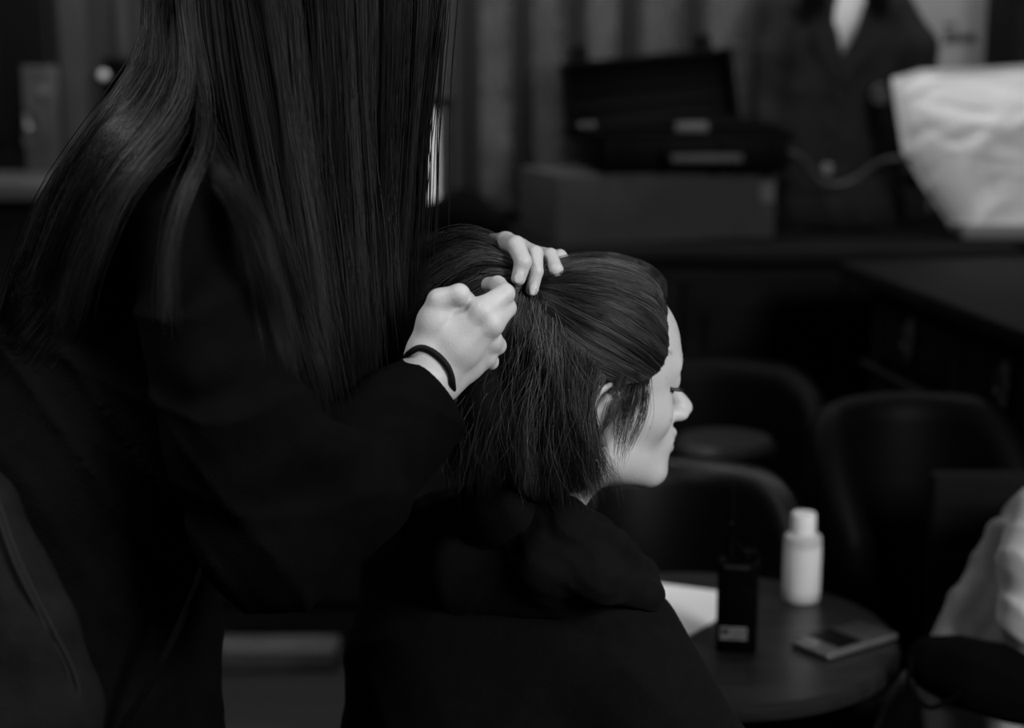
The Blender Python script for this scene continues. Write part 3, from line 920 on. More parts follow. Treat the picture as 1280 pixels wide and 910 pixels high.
MB().lathe(RR(.0, -.006, bh_), [(0, 0), (.004, 0), (.0035, .024), (0, .025)], 14).obj('knob', M_PLASTIC(), t)
MB().box(RR(.018, .004, bh_ + .007), (.014, .018, .014), Rr, .003).obj('connector', M_PLASTIC(), t)
MB().box(RR(-.002, -.019, bh_ - .006), (.034, .003, .004), Rr, .001).obj('top_ridge', mat('worn_plastic_edge', .02, .4, .4), t)
lb = MB().box(RR(-.004, -.0200, .030), (.036, .0012, .018), Rr, .0004).obj('label_sticker', mat('grey_printed_label', .17, .5, .3, var=.15, var_scale=90), t)
q = MB().box(RR(-.015, -.0208, .0325), (.010, .0006, .008), Rr)
for k in range(3):
    q.box(RR(.004, -.0208, .0355 - .0052 * k), (.022 - .004 * (k % 2), .0006, .0016), Rr)
q.obj('label_print', mat('label_ink', .02, .6), lb)
# bottle
b0 = on_plane(1003, 753, TZ) + (0, .012, 0)
t = thing('lotion_bottle', b0, 'frosted white lotion bottle with a white cap on the round table', 'bottle')
fm = mat('frosted_glass', .72, .45, .4, trans=.25, sss=.3)
MB().lathe(b0, [(0, .0), (.024, 0), (.0268, .003), (.0272, .012), (.0272, .094), (.0262, .099), (.022, .102), (.016, .103), (0, .103)], 48).obj('bottle_body', fm, t)
MB().lathe(b0, [(0, .014), (.0274, .0142), (.0276, .016), (.0276, .082), (.0274, .084), (0, .084)], 48).obj('bottle_label', mat('matt_white_label', .78, .6, .2), t)
MB().lathe(b0, [(0, .102), (.0178, .102), (.0180, .104), (.0180, .131), (.0168, .1335), (0, .134)], 40).obj('cap', mat('white_cap', .90, .4, .4), t)
# phone
p1, p2, p3 = on_plane(987, 807, TZ), on_plane(1040, 828, TZ), on_plane(1133, 799, TZ)
ph_c = (p1 + p3) / 2; ax1 = (p3 - p2); Lp = np.linalg.norm(ax1); ax1 /= Lp
Rp = np.stack([ax1, np.cross([0, 0, 1], ax1), [0, 0, 1]], 1)
t = thing('mobile_phone', ph_c + (0, 0, .001), 'grey smartphone lying flat on the round table\'s right edge', 'phone')
ph_c = ph_c + np.array([-.006, -.004, 0])
Wp = .071
MB().box(ph_c + (0, 0, .0055), (.140, Wp, .009), Rp, .0035).obj('phone_body', mat('grey_aluminium', .16, .35, .5, metal=.4), t)
MB().box(ph_c + (0, 0, .0103), (.134, Wp - .006, .0012), Rp, .0004).obj('screen', mat('grey_phone_glass', .06, .22, .5, coat=.5), t)
q = MB().box(ph_c + Rp @ np.array([-.018, .002, .0111]), (.046, Wp - .010, .0006), Rp); q.obj('dark_patch', mat('black_patch', .001, .35, .1), t)  # flat black rectangle laid on part of the screen glass

# ------------------------------------------------- light coat over a chair at the right, with a black bag on it
Q = at
t = thing('draped_coat', (at(1245, 700, 2.15)[0], 2.2, 0), 'light grey coat draped over a chair at the right edge', 'coat')
F = Field(axis((.30, .86, .0055)), axis((1.92, 2.46, .0055)), axis((.38, .98, .0055)))
F.chain([(Q(1298, 655, 2.22), .048), (Q(1268, 700, 2.20), .046), (Q(1228, 775, 2.17), .048), (Q(1198, 830, 2.14), .048)], .02)
F.chain([(Q(1248, 668, 2.165), .016), (Q(1226, 735, 2.13), .020), (Q(1186, 800, 2.10), .020)], .008)
F.chain([(Q(1262, 690, 2.15), .010), (Q(1246, 745, 2.115), .016), (Q(1208, 805, 2.09), .018)], .006)
F.chain([(Q(1285, 720, 2.14), .018), (Q(1262, 775, 2.105), .019), (Q(1232, 815, 2.08), .018)], .007)
F.chain([(Q(1325, 690, 2.27), .085), (Q(1318, 850, 2.25), .11)], .03)
F.chain([(Q(1150, 862, 2.20), .030), (Q(1130, 930, 2.22), .040), (Q(1120, 1000, 2.25), .045)], .02)
F.chain([(Q(1185, 865, 2.16), .026), (Q(1172, 930, 2.17), .036), (Q(1165, 1000, 2.18), .04)], .015)
F.chain([(Q(1235, 880, 2.16), .036), (Q(1230, 930, 2.16), .045), (Q(1225, 1010, 2.18), .05)], .02)
F.noise(folds(.0065, [((.8, 0, .55), .075, .2), ((.5, .6, -.3), .09, 1.4), ((.9, .2, .1), .045, .7)]))
v, f = F.mesh(); mk('coat_body', v, f, M_GREYCLOTH(), t)
F = Field(axis((.50, .82, .005)), axis((1.88, 2.22, .005)), axis((.50, .98, .005)))
F.chain([(Q(1305, 640, 2.05), .040), (Q(1288, 700, 2.02), .036), (Q(1284, 770, 2.01), .032), (Q(1292, 820, 2.02), .030)], .02)
F.noise(folds(.004, [((.3, 0, 1), .05, .2), ((.8, .6, .3), .04, 1.4)]))
v, f = F.mesh(); mk('coat_sleeve', v, f, mat('pale_grey_cloth', .50, .9, .1, var=.1, var_scale=40, bump=.4, bump_scale=300), t)
t = thing('handbag', (at(1210, 850, 2.03)[0], 2.05, .5), 'soft black bag lying across the grey coat beside the table', 'bag')
F = Field(axis((.40, .78, .0055)), axis((1.86, 2.16, .0055)), axis((.48, .72, .0055)))
F.chain([(Q(1168, 832, 2.02), .033), (Q(1215, 842, 2.00), .038), (Q(1262, 856, 2.00), .040), (Q(1300, 872, 2.01), .04)], .03)
F.chain([(Q(1160, 820, 2.04), .022), (Q(1260, 832, 2.03), .022)], .02)
F.noise(folds(.004, [((.3, 0, 1), .06, .2), ((.8, .6, .3), .07, 1.4)]))
v, f = F.mesh(); mk('bag_body', v, f, M_VELVET(), t)
q = MB().tube(smooth_path([Q(1140, 820, 2.00), Q(1136, 858, 1.985), Q(1160, 884, 1.975), Q(1185, 876, 1.97), Q(1200, 862, 1.965)], 24), .0035, 8); q.obj('strap', M_VELVET(), t, True)
# chair under the coat
t = thing('wooden_chair', (at(1300, 700, 2.3)[0], 2.30, 0), 'dark chair hidden beneath the draped light grey coat', 'chair')
cx_, cy_ = at(1300, 700, 2.3)[0], 2.30
MB().box((cx_, cy_ - .06, .42), (.40, .38, .05), None, .015).obj('seat', M_DARK(), t)
for sx in (-1, 1):
    for sy in (-1, 1):
        MB().tube([(cx_ + sx * .17, cy_ - .06 + sy * .16, .42), (cx_ + sx * .18, cy_ - .06 + sy * .18, 0)], [.018, .014], 8).obj('leg', M_DARK(), t)
MB().box((cx_ + .03, cy_ + .10, .62), (.34, .03, .36), None, .01).obj('backrest', M_DARK(), t)

# ------------------------------------------------- slate jacket hung on a chair in the lower left foreground
t = thing('hanging_jacket', (-.48, 1.22, 0), 'slate grey jacket with a stitched curved edge hung at the lower left', 'jacket')
F = Field(axis((-.66, -.28, .005)), axis((1.06, 1.34, .005)), axis((.68, 1.16, .005)))
F.chain([(Q(-20, 640, 1.22), .022), (Q(0, 720, 1.21), .030), (Q(30, 800, 1.20), .038), (Q(50, 880, 1.20), .042), (Q(48, 960, 1.20), .045)], .02)
F.chain([(Q(-60, 650, 1.24), .05), (Q(-50, 760, 1.23), .06), (Q(-40, 900, 1.22), .08), (Q(-30, 980, 1.22), .085)], .03)
F.noise(folds(.003, [((.9, 0, .3), .07, .2), ((.5, .2, 1), .10, 1.4)]))
v, f = F.mesh(); mk('jacket_body', v, f, M_SLATE(), t)
q = MB()
for off in (0, 7):
    q.tube(smooth_path([Q(-6 - off, 615, 1.205), Q(24 - off, 700, 1.180), Q(60 - off, 775, 1.172), Q(90 - off, 835, 1.175), Q(100 - off, 880, 1.178), Q(100 - off, 940, 1.18)], 40), .0013, 6)
q.obj('stitched_seam', mat('slate_piping', .018, .8, .2), t, True)
t = thing('wooden_chair', (-.50, 1.20, 0), 'dark chair carrying the slate grey jacket at the lower left', 'chair')
MB().box((-.55, 1.20, .43), (.36, .36, .045), None, .012).obj('seat', M_DARK(), t)
for sx in (-1, 1):
    for sy in (-1, 1):
        MB().tube([(-.55 + sx * .15, 1.20 + sy * .15, .42), (-.55 + sx * .16, 1.20 + sy * .16, 0)], [.016, .013], 8).obj('leg', M_DARK(), t)
for sy in (-1, 1):
    MB().tube([(-.42, 1.20 + sy * .13, .42), (-.475, 1.20 + sy * .04, .90)], [.014, .012], 8).obj('back_post', M_DARK(), t)
# ---------------------------------------------------------------- the seated woman
sitter = thing('person', (0.0, 1.66, 0.0), 'seated person in a black hoodie, eyes lowered, having her dark hair pinned back', 'person')
hw = lambda x, y, z: HEAD_O + HEAD_R @ np.array([x, y, z])     # head frame -> world

F = Field(axis((-.42, -.06, .011), (-.06, .225, .0018), (.225, .62, .011)),
          axis((1.28, 1.50, .011), (1.50, 1.74, .0019), (1.74, 2.30, .011)),
          axis((-.02, .95, .011), (.95, 1.24, .0018), (1.24, 1.26, .01)))
# trunk
F.ell(bp(-.02, 0, .78), (.085, .135, .14), BR, .05)
F.ell(bp(-.01, 0, .55), (.085, .135, .13), BR, .06)
F.cap(bp(-.02, .11, .845), bp(-.02, -.11, .835), .045, .045, .05)
F.cap(bp(-.02, 0, .85), hw(-.032, 0, -.06), .060, .051, .03)
F.cap(hw(-.030, 0, -.06), hw(-.02, 0, .0), .053, .055, .03)
for s in (1, -1):
    F.chain([(bp(.0, .15 * s, .83), .042), (bp(.08, .21 * s, .64), .034), (bp(.30, .10 * s, .56), .024)], .02)
    w = bp(.30, .10 * s, .56)
    F.cap(w, w + bf * .07, .024, .026, .015)
    for k in range(4):
        a = w + bf * .07 + bl * (k - 1.5) * .016
        F.chain([(a, .0095), (a + bf * .035 - uz * .008, .0085), (a + bf * .055 - uz * .028, .008)], .004)
    F.chain([(w + bf * .02 - bl * s * .02, .011), (w + bf * .06 - bl * s * .035, .010)], .006)
    F.chain([(bp(0, .085 * s, .52), .085), (bp(.34, .10 * s, .52), .055), (bp(.34, .10 * s, .09), .038)], .03)
    F.cap(bp(.32, .10 * s, .05), bp(.48, .11 * s, .035), .04, .03, .02)
add_head(F, HEAD_R, HEAD_O)
v, f = F.mesh()
hv = (v - HEAD_O) @ HEAD_R
tone = np.ones(len(v))
lip = np.exp(-(((hv[:, 2] + .035) / .0085) ** 4)) * (np.abs(hv[:, 1]) < .021) * (hv[:, 0] > .099)
tone -= .25 * lip
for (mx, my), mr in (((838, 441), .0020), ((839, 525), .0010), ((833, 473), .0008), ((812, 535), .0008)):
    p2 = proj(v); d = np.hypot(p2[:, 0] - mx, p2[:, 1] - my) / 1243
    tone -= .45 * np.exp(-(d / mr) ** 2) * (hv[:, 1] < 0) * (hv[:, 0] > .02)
mk('body', v, f, M_SKIN(), sitter, tone=tone)

# hooded sweatshirt
F = Field(np.arange(-.34, .50, .006), np.arange(1.33, 2.12, .006), np.arange(.42, 1.08, .006))
F.ell(bp(-.02, 0, .80), (.125, .17, .13), BR, .05)
F.cap(bp(-.03, 0, .74), bp(-.03, 0, .52), .160, .175, .05)
F.cap(bp(-.03, .11, .865), bp(-.02, -.11, .845), .066, .066, .06)
for s in (1, -1):
    F.chain([(bp(.0, .150 * s, .830), .074), (bp(.06, .215 * s, .68), .070), (bp(.12, .215 * s, .62), .064), (bp(.29, .11 * s, .565), .042)], .03)
F.cap(bp(-.03, 0, .88), hw(-.045, 0, -.115), .085, .060, .04)
F.noise(folds(.0055, [((.6, -.3, .5), .085, .3), ((-.4, .2, .8), .11, 1.7), ((.9, .5, .15), .13, 2.2)]))
F.cap(hw(-.028, 0, -.075), hw(-.02, 0, -.02), .052, .052, .004, 'cut')
v, f = F.mesh()
mk('hoodie', v, f, M_HOOD(), sitter)
# the hood lying round the neck
A = at
F = Field(np.arange(-.16, .20, .004), np.arange(1.42, 1.86, .004), np.arange(.86, 1.08, .004))
F.cap(A(590, 722, 1.60), A(700, 732, 1.545), .050, .034, .03)
F.chain([(A(520, 650, 1.70), .022), (A(600, 698, 1.605), .024), (A(680, 710, 1.530), .024), (A(750, 725, 1.505), .020), (A(812, 747, 1.545), .013)], .018)
F.chain([(A(590, 670, 1.610), .018), (A(680, 684, 1.530), .0185), (A(750, 704, 1.512), .0165), (A(812, 739, 1.550), .012)], .006)
F.chain([(A(560, 645, 1.68), .022), (A(640, 657, 1.575), .020), (A(710, 664, 1.530), .0195), (A(765, 684, 1.530), .0175), (A(805, 722, 1.568), .013)], .006)
F.chain([(A(600, 632, 1.64), .024), (A(660, 640, 1.57), .022), (A(708, 642, 1.545), .017), (A(746, 660, 1.55), .013), (A(785, 692, 1.59), .014)], .006)
F.chain([(A(809, 744, 1.55), .013), (A(800, 718, 1.60), .016), (A(775, 694, 1.68), .018), (A(700, 650, 1.76), .022), (A(600, 630, 1.78), .024), (A(545, 642, 1.72), .024)], .012)
F.noise(folds(.0016, [((.35, -.2, .9), .022, .3), ((-.3, .4, .8), .05, 1.2)]))
v, f = F.mesh()
mk('hood', v, f, M_HOOD(), sitter)
# trousers
F = Field(np.arange(-.34, .60, .011), np.arange(1.38, 2.30, .011), np.arange(.02, .68, .011))
F.ell(bp(-.01, 0, .54), (.13, .165, .11), BR, .05)
for s in (1, -1):
    F.chain([(bp(0, .085 * s, .52), .094), (bp(.34, .10 * s, .52), .066), (bp(.34, .10 * s, .12), .052)], .03)
v, f = F.mesh()
mk('jeans', v, f, M_TROU(), sitter)
# shoes
for s in (1, -1):
    F = Field(*[np.arange(c - .2, c + .2, .008) for c in bp(.40, .10 * s, .05)])
    F.cap(bp(.30, .10 * s, .045), bp(.47, .11 * s, .036), .048, .038, .02)
    v, f = F.mesh(); v[:, 2] = np.maximum(v[:, 2], .001)
    mk('shoe', v, f, M_LEATHER(), sitter)

# her hair
def on_skull(px, py, off=.014, y=None):
    """the point of the hair's outer surface that lies behind pixel px, py on her near side"""
    if y is not None:
        return at(px, py, y)
    c = HEAD_O + HEAD_R @ np.array([-.004, 0, .054]); r = np.array([.099, .076, .079]) + off
    o = np.array([0, 0, CAM_Z]); d = at(px, py, 1.0) - o
    oo = ((o - c) @ HEAD_R) / r; dd = (d @ HEAD_R) / r
    a = dd @ dd; b = oo @ dd; cc = oo @ oo - 1
    D = b * b - a * cc
    t = (-b - math.sqrt(max(D, 0))) / a
    p = o + d * t
    if D < 0:                      # outside the outline: keep the ray's closest point
        t = -b / a; p = o + d * t
    return p

H = Strands(11)
F = Field(np.arange(-.20, .22, .004), np.arange(1.46, 1.80, .004), np.arange(.95, 1.25, .004))
F.ell(hw(-.006, 0, .054), (.104, .080, .086), HEAD_R, .01)
F.ell(hw(.026, 0, .086), (.046, .058, .044), HEAD_R, .02)
F.ell(hw(-.062, 0, -.005), (.068, .074, .078), HEAD_R, .03)
for s in (1, -1):
    F.ell(hw(-.045, .050 * s, -.040), (.040, .028, .055), HEAD_R, .02)
F.ell(hw(.125, 0, .010), (.100, .15, .105), HEAD_R, .006, 'cut')
for s in (1, -1):
    F.ell(hw(.022, .088 * s, .000), (.046, .034, .050), HEAD_R, .006, 'cut')
F.ell(hw(.06, 0, -.07), (.085, .12, .07), HEAD_R, .01, 'cut')
v, f = F.mesh()
H.solid(v, f, .35)
G = (655, 352)
S_ = on_skull
def fr(off=.014, *p):
    return [S_(a, b, off) for a, b in p]
top = [fr(.018, (831, 372), (829, 350), (803, 329), (762, 319), (716, 323), (682, 336), (654, 350)),
       fr(.016, (829, 380), (820, 360), (793, 341), (752, 332), (705, 336), (656, 352)),
       fr(.014, (832, 398), (818, 377), (782, 357), (737, 348), (695, 349), (656, 355)),
       fr(.012, (835, 420), (814, 394), (777, 374), (732, 363), (690, 359), (656, 359)),
       fr(.010, (834, 442), (812, 417), (772, 394), (727, 379), (685, 367), (654, 363)),
       fr(.009, (824, 462), (798, 442), (757, 417), (716, 394), (680, 375), (653, 367)),
       fr(.009, (810, 474), (778, 457), (737, 434), (700, 406), (670, 382), (651, 370)),
       fr(.010, (778, 480), (738, 460), (702, 434), (676, 406), (652, 380))]
H.grow(top, 3600, clumps=150, spread=.0014, clump_spread=.0022, du=.10, wave=.0014, cut=.02, tone=(.35, 3.0), r=.00023, tighten=.25)
# the same combing on the far side of the head, mirrored in her own frame
def mirror(g):
    out = []
    for q in g:
        h = (np.array(q) - HEAD_O) @ HEAD_R; h[:, 1] *= -1
        e = (at(655, 352, 1.60) - HEAD_O) @ HEAD_R
        w = np.linspace(0, 1, len(h))[:, None] ** 3
        h = h * (1 - w) + e * w
        out.append(HEAD_O + h @ HEAD_R.T)
    return out
H.grow(mirror(top[1:]), 1500, clumps=90, spread=.0018, clump_spread=.002, du=.3, wave=.001, cut=.02, tone=(.5, 1.6), r=.0003, tighten=.25)
# hair left down: from the parting to the bob's hem
low = [[S_(652, 366, .014), at(612, 405, 1.570), at(583, 470, 1.590), at(570, 540, 1.590), at(556, 596, 1.590)],
       [S_(654, 370, .014), at(632, 420, 1.548), at(605, 480, 1.560), at(592, 550, 1.560), at(584, 612, 1.560)],
       [S_(660, 378, .014), at(650, 425, 1.534), at(632, 490, 1.540), at(622, 555, 1.540), at(618, 616, 1.540)],
       [S_(668, 388, .014), at(668, 430, 1.528), at(660, 490, 1.528), at(656, 555, 1.528), at(655, 618, 1.530)],
       [S_(684, 402, .012), at(688, 445, 1.526), at(686, 500, 1.523), at(686, 560, 1.525), at(692, 624, 1.530)],
       [S_(706, 425, .012), at(710, 465, 1.526), at(712, 510, 1.522), at(716, 565, 1.522), at(728, 628, 1.532)],
       [S_(738, 452, .012), at(732, 485, 1.527), at(729, 520, 1.523), at(732, 568, 1.522), at(742, 622, 1.535)],
       [S_(750, 470, .010), at(734, 500, 1.530), at(734, 535, 1.526), at(742, 575, 1.526), at(755, 608, 1.540)]]
H.grow(low, 3600, clumps=120, spread=.0040, clump_spread=.0060, du=.25, wave=.005, cut=.08, tone=(.2, 1.7), r=.00023, tighten=.4)
H.grow(low[:6], 420, clumps=160, spread=.009, clump_spread=.008, du=.5, wave=.012, cut=.25, tone=(1.0, 4.0), r=.00018, tighten=.1)
H.grow(mirror(low), 1500, clumps=60, spread=.006, clump_spread=.006, du=.5, wave=.004, cut=.1, tone=(.4, 1.2), r=.0004, tighten=.3)
# strands behind the neck, shading the nape
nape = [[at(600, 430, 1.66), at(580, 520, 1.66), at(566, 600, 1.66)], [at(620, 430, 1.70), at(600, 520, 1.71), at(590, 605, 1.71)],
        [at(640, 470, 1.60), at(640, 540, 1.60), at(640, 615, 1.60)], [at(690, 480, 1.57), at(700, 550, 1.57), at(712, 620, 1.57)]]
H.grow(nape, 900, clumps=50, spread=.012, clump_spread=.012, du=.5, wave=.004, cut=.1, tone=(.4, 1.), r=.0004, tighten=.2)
# locks in front of and across the ear
loc1 = [[S_(812, 466, .008), S_(812, 490, .004), at(806, 520, 1.545), at(794, 550, 1.535), at(778, 578, 1.530)],
        [S_(804, 466, .009), S_(802, 492, .005), at(796, 525, 1.535), at(783, 556, 1.527), at(770, 596, 1.527)],
        [S_(795, 462, .010), S_(788, 495, .008), at(780, 525, 1.526), at(774, 555, 1.522), at(769, 590, 1.524)],
        [S_(782, 462, .010), S_(774, 495, .010), at(768, 522, 1.523), at(768, 548, 1.520), at(770, 575, 1.522)]]
H.grow(loc1, 210, clumps=24, spread=.0030, clump_spread=.002, du=.16, wave=.002, cut=.22, tone=(.7, 1.7), r=.0002, tighten=.75)
loc2 = [[S_(772, 468, .010), at(764, 495, 1.520), at(757, 515, 1.514), at(748, 545, 1.516), at(738, 572, 1.518)],
        [S_(785, 470, .010), at(772, 505, 1.519), at(760, 530, 1.513), at(750, 548, 1.515), at(745, 560, 1.517)]]
H.grow(loc2, 60, clumps=8, spread=.002, clump_spread=.002, du=.3, wave=.002, cut=.2, tone=(.7, 1.5), r=.0002, tighten=.8)
# baby hair at the hairline
for _ in range(1):
    bh = [[S_(829, 376, .003), S_(822, 372, .012)], [S_(838, 398, .001), S_(822, 392, .012)], [S_(838, 428, .001), S_(820, 415, .010)], [S_(829, 456, .0), S_(806, 440, .009)], [S_(816, 474, .0), S_(790, 460, .009)]]
    H.grow(bh, 700, clumps=300, spread=.0016, clump_spread=.0012, du=.3, wave=.0006, cut=.3, tone=(.7, 1.6), r=.00016, K=8, tighten=.1)
# the gathered tail held up and swept back
tail = [[at(668, 336, 1.590), at(632, 314, 1.585), at(598, 300, 1.590), at(562, 305, 1.60), at(528, 327, 1.61), at(502, 362, 1.62)],
        [at(668, 339, 1.580), at(630, 322, 1.572), at(594, 314, 1.575), at(554, 328, 1.58), at(522, 358, 1.59), at(500, 405, 1.60)],
        [at(668, 344, 1.570), at(630, 332, 1.562), at(594, 330, 1.563), at(554, 351, 1.57), at(524, 386, 1.58), at(505, 435, 1.59)],
        [at(668, 350, 1.565), at(630, 345, 1.560), at(596, 348, 1.560), at(562, 368, 1.57), at(532, 405, 1.58), at(512, 458, 1.59)],
        [at(664, 358, 1.570), at(634, 358, 1.560), at(606, 368, 1.560), at(577, 394, 1.57), at(552, 434, 1.58), at(535, 492, 1.59)],
        [at(662, 364, 1.575), at(642, 374, 1.565), at(617, 398, 1.565), at(592, 428, 1.575), at(572, 472, 1.59), at(556, 522, 1.60)]]
H.grow(tail, 3400, clumps=90, spread=.0030, clump_spread=.0045, du=.18, wave=.0035, cut=.08, tone=(.5, 4.0), r=.00023, tighten=.3)  # paler strand tones put the tail's highlights into its colour
back = [[p + np.array([0, .035, 0]) for p in g] for g in tail]
H.grow(back, 1800, clumps=60, spread=.007, clump_spread=.007, du=.4, wave=.002, cut=.05, tone=(.3, .8), r=.0005, tighten=.2)
H.obj('hair', M_HAIR2(), sitter)
# lashes and brow
for s in (1, -1):
    E_ = Strands(5)
    n = 46
    lid = smooth_path([(.0750, .0505, .0295), (.0830, .0460, .0280), (.0888, .0415, .0278), (.0930, .0330, .0280), (.0935, .0250, .0290)], n)
    base = np.array([hw(x, s * y, z) for x, y, z in lid])
    tip = np.array([hw(x + .0045, s * (y + .0030), z - .0030) for x, y, z in lid])
    q = np.linspace(0, 1, 6)[None, :, None]
    S = base[:, None] * (1 - q) + tip[:, None] * q
    S[:, :, 2] -= (.0015 * np.sin(q[..., 0] * 3.14))
    E_.put(S, .00042, np.full(n, .15))
    E_.obj('eyelash', M_HAIR2(), sitter)
g = np.random.default_rng(3)
for s in (1, -1):
    E_ = Strands(6)
    n = 170
    t = g.uniform(0, 1, n)
    c0 = np.array([hw(.1005 - .026 * a * a, s * (.012 + .034 * a), .0500 + .004 * math.sin(a * 2.6)) for a in t]) + g.normal(0, .0011, (n, 3))
    d = np.array([HEAD_R @ np.array([-.002, s * .006, .0015]) for a in t])
    q = np.linspace(0, 1, 5)[None, :, None]
    E_.put(c0[:, None] + d[:, None] * q, .00016, np.full(n, 1.0))
    E_.obj('eyebrow', M_HAIR2(), sitter)

# ---------------------------------------------------------------- the stylist
stylist = thing('person', (-.40, 1.57, 0.0), 'standing person in a black wool coat with very long straight dark hair, styling the sitter', 'person')
F = Field(axis((-.66, -.10, .011), (-.10, .075, .00135), (.075, .10, .01)),
          axis((1.24, 1.395, .011), (1.395, 1.74, .0016), (1.74, 2.02, .011)),
          axis((-.02, 1.10, .011), (1.10, 1.262, .00135), (1.262, 1.76, .011)))
F.ell((-.35, 1.57, 1.20), (.085, .13, .15), None, .05)
F.ell((-.41, 1.57, .90), (.085, .135, .12), None, .05)
F.cap((-.33, 1.46, 1.31), (-.33, 1.68, 1.32), .045, .045, .04)
F.cap((-.33, 1.57, 1.30), (-.245, 1.58, 1.47), .055, .052, .03)
SR = rot_xyz(0, math.radians(32), math.radians(6))
add_head(F, SR, np.array([-.205, 1.585, 1.545]), 1.0, False)
for sy in (-1, 1):
    F.chain([((-.41, 1.57 + .08 * sy, .86), .085), ((-.38, 1.57 + .09 * sy, .48), .055), ((-.43, 1.57 + .09 * sy, .09), .038)], .03)
    F.cap((-.45, 1.57 + .09 * sy, .05), (-.27, 1.57 + .11 * sy, .035), .04, .03, .02)
def J(px, py, y, r):
    return (at(px, py, y), r)
# near arm and hand, back of the hand to the camera
F.chain([J(246, 300, 1.41, .043), J(300, 560, 1.385, .038), J(352, 668, 1.385, .036), J(450, 575, 1.42, .033), J(520, 492, 1.455, .0255), J(536, 472, 1.458, .0245)], .015)
WR = (536, 470, 1.459)
F.chain([J(528, 464, 1.458, .0170), J(533, 440, 1.457, .0165), J(543, 402, 1.456, .0140), J(550, 377, 1.454, .0108)], .010)
F.cap(at(556, 393, 1.459), at(592, 393, 1.459), .0115, .0110, .006)
F.cap(at(545, 415, 1.464), at(588, 405, 1.462), .0135, .0125, .010)
F.chain([J(549, 376, 1.454, .0108), J(574, 368, 1.450, .0092)], .004)
F.chain([J(574, 368, 1.450, .0092), J(590, 382, 1.478, .0078)], .003)
F.chain([J(540, 468, 1.460, .0205), J(570, 427, 1.456, .0170), J(603, 390, 1.453, .0118)], .008)
F.chain([J(545, 470, 1.462, .0205), J(580, 435, 1.457, .0165), J(613, 405, 1.453, .0114)], .008)
F.chain([J(552, 474, 1.466, .0185), J(585, 449, 1.466, .0135), J(612, 428, 1.465, .0102)], .004)
F.chain([J(556, 478, 1.468, .0170), J(585, 459, 1.470, .0120), J(607, 446, 1.470, .0095)], .006)
F.chain([J(603, 389, 1.452, .0122), J(631, 367, 1.464, .0090)], .006)
F.chain([J(631, 367, 1.464, .0090), J(622, 356, 1.490, .0080), J(611, 356, 1.512, .0072)], .0025)
F.chain([J(614, 404, 1.453, .0118), J(633, 385, 1.470, .0088)], .005)
F.chain([J(633, 385, 1.470, .0088), J(626, 378, 1.496, .0080), J(615, 372, 1.515, .0070)], .0025)
F.chain([J(613, 424, 1.463, .0108), J(621, 432, 1.476, .0084)], .004)
F.chain([J(621, 432, 1.476, .0084), J(614, 428, 1.500, .0076), J(600, 420, 1.515, .0068)], .0025)
F.chain([J(607, 446, 1.470, .0095), J(613, 452, 1.480, .0075)], .003)
F.chain([J(613, 452, 1.480, .0075), J(606, 446, 1.500, .0066), J(596, 438, 1.512, .0060)], .002)
# far arm and hand, coming over from behind the gathered tail
F.chain([((-.33, 1.74, 1.31), .043), ((-.16, 1.88, 1.08), .034), J(520, 372, 1.74, .027), J(585, 335, 1.655, .0235)], .015)
F.chain([J(590, 333, 1.650, .0200), J(612, 312, 1.625, .0150), J(632, 304, 1.590, .0110)], .008)
F.chain([J(590, 333, 1.650, .0200), J(625, 318, 1.630, .0150), J(650, 311, 1.605, .0100)], .008)
F.chain([J(590, 338, 1.655, .0200), J(635, 325, 1.645, .0140), J(664, 318, 1.625, .0095)], .008)
F.chain([J(590, 342, 1.660, .0190), J(640, 330, 1.655, .0130), J(672, 322, 1.640, .0085)], .008)
F.chain([J(632, 304, 1.590, .0108), J(645, 307, 1.565, .0093)], .003)
F.chain([J(645, 307, 1.565, .0093), J(654, 327, 1.549, .0082)], .002)
F.chain([J(654, 327, 1.549, .0082), J(648, 348, 1.548, .0070)], .002)
F.chain([J(650, 311, 1.605, .0100), J(669, 317, 1.578, .0077)], .003)
F.chain([J(669, 317, 1.578, .0077), J(670, 339, 1.560, .0070)], .002)
F.chain([J(670, 339, 1.560, .0070), J(665, 362, 1.556, .0063)], .002)
F.chain([J(664, 318, 1.625, .0092), J(688, 320, 1.592, .0075)], .003)
F.chain([J(688, 320, 1.592, .0075), J(695, 337, 1.575, .0068)], .002)
F.chain([J(695, 337, 1.575, .0068), J(699, 352, 1.578, .0060)], .002)
F.chain([J(672, 322, 1.640, .0085), J(700, 320, 1.605, .0064)], .003)
F.chain([J(700, 320, 1.605, .0064), J(711, 330, 1.595, .0052)], .002)
F.chain([J(598, 338, 1.640, .0150), J(622, 334, 1.605, .0095), J(636, 327, 1.585, .0070)], .004)
# tendons and skin creases on the near hand
for kx, ky, kd in ((603, 389, 1.4435), (615, 405, 1.4445)):
    F.ell(at(kx, ky, kd + .001), (.0065, .0045, .0065), None, .008)
for a_, b_ in (((560, 440, 1.4445), (601, 391, 1.443)), ((566, 445, 1.4450), (613, 407, 1.444))):
    F.cap(at(*a_), at(*b_), .0015, .0022, .007)
# finger nails of the far hand
def nail(c, d, r, L):
    d = np.asarray(d, float); d /= np.linalg.norm(d)
    n = np.array([0.05, -1, .25]); n -= d * (n @ d); n /= np.linalg.norm(n)
    t = np.cross(d, n)
    F.ell(np.asarray(c) + n * 0, (L, r, .0012), np.stack([d, t, n], 1), .0006)
dA = at(648, 348, 1.548) - at(654, 327, 1.549)
nail(at(648.5, 347, 1.5408), dA, .0050, .0065)
dB = at(665, 362, 1.556) - at(670, 339, 1.560)
nail(at(666, 362, 1.5495), dB, .0044, .0060)
v, f = F.mesh()
mk('body', v, f, M_SKIN(), stylist, tone=np.ones(len(v)))
ARM = F

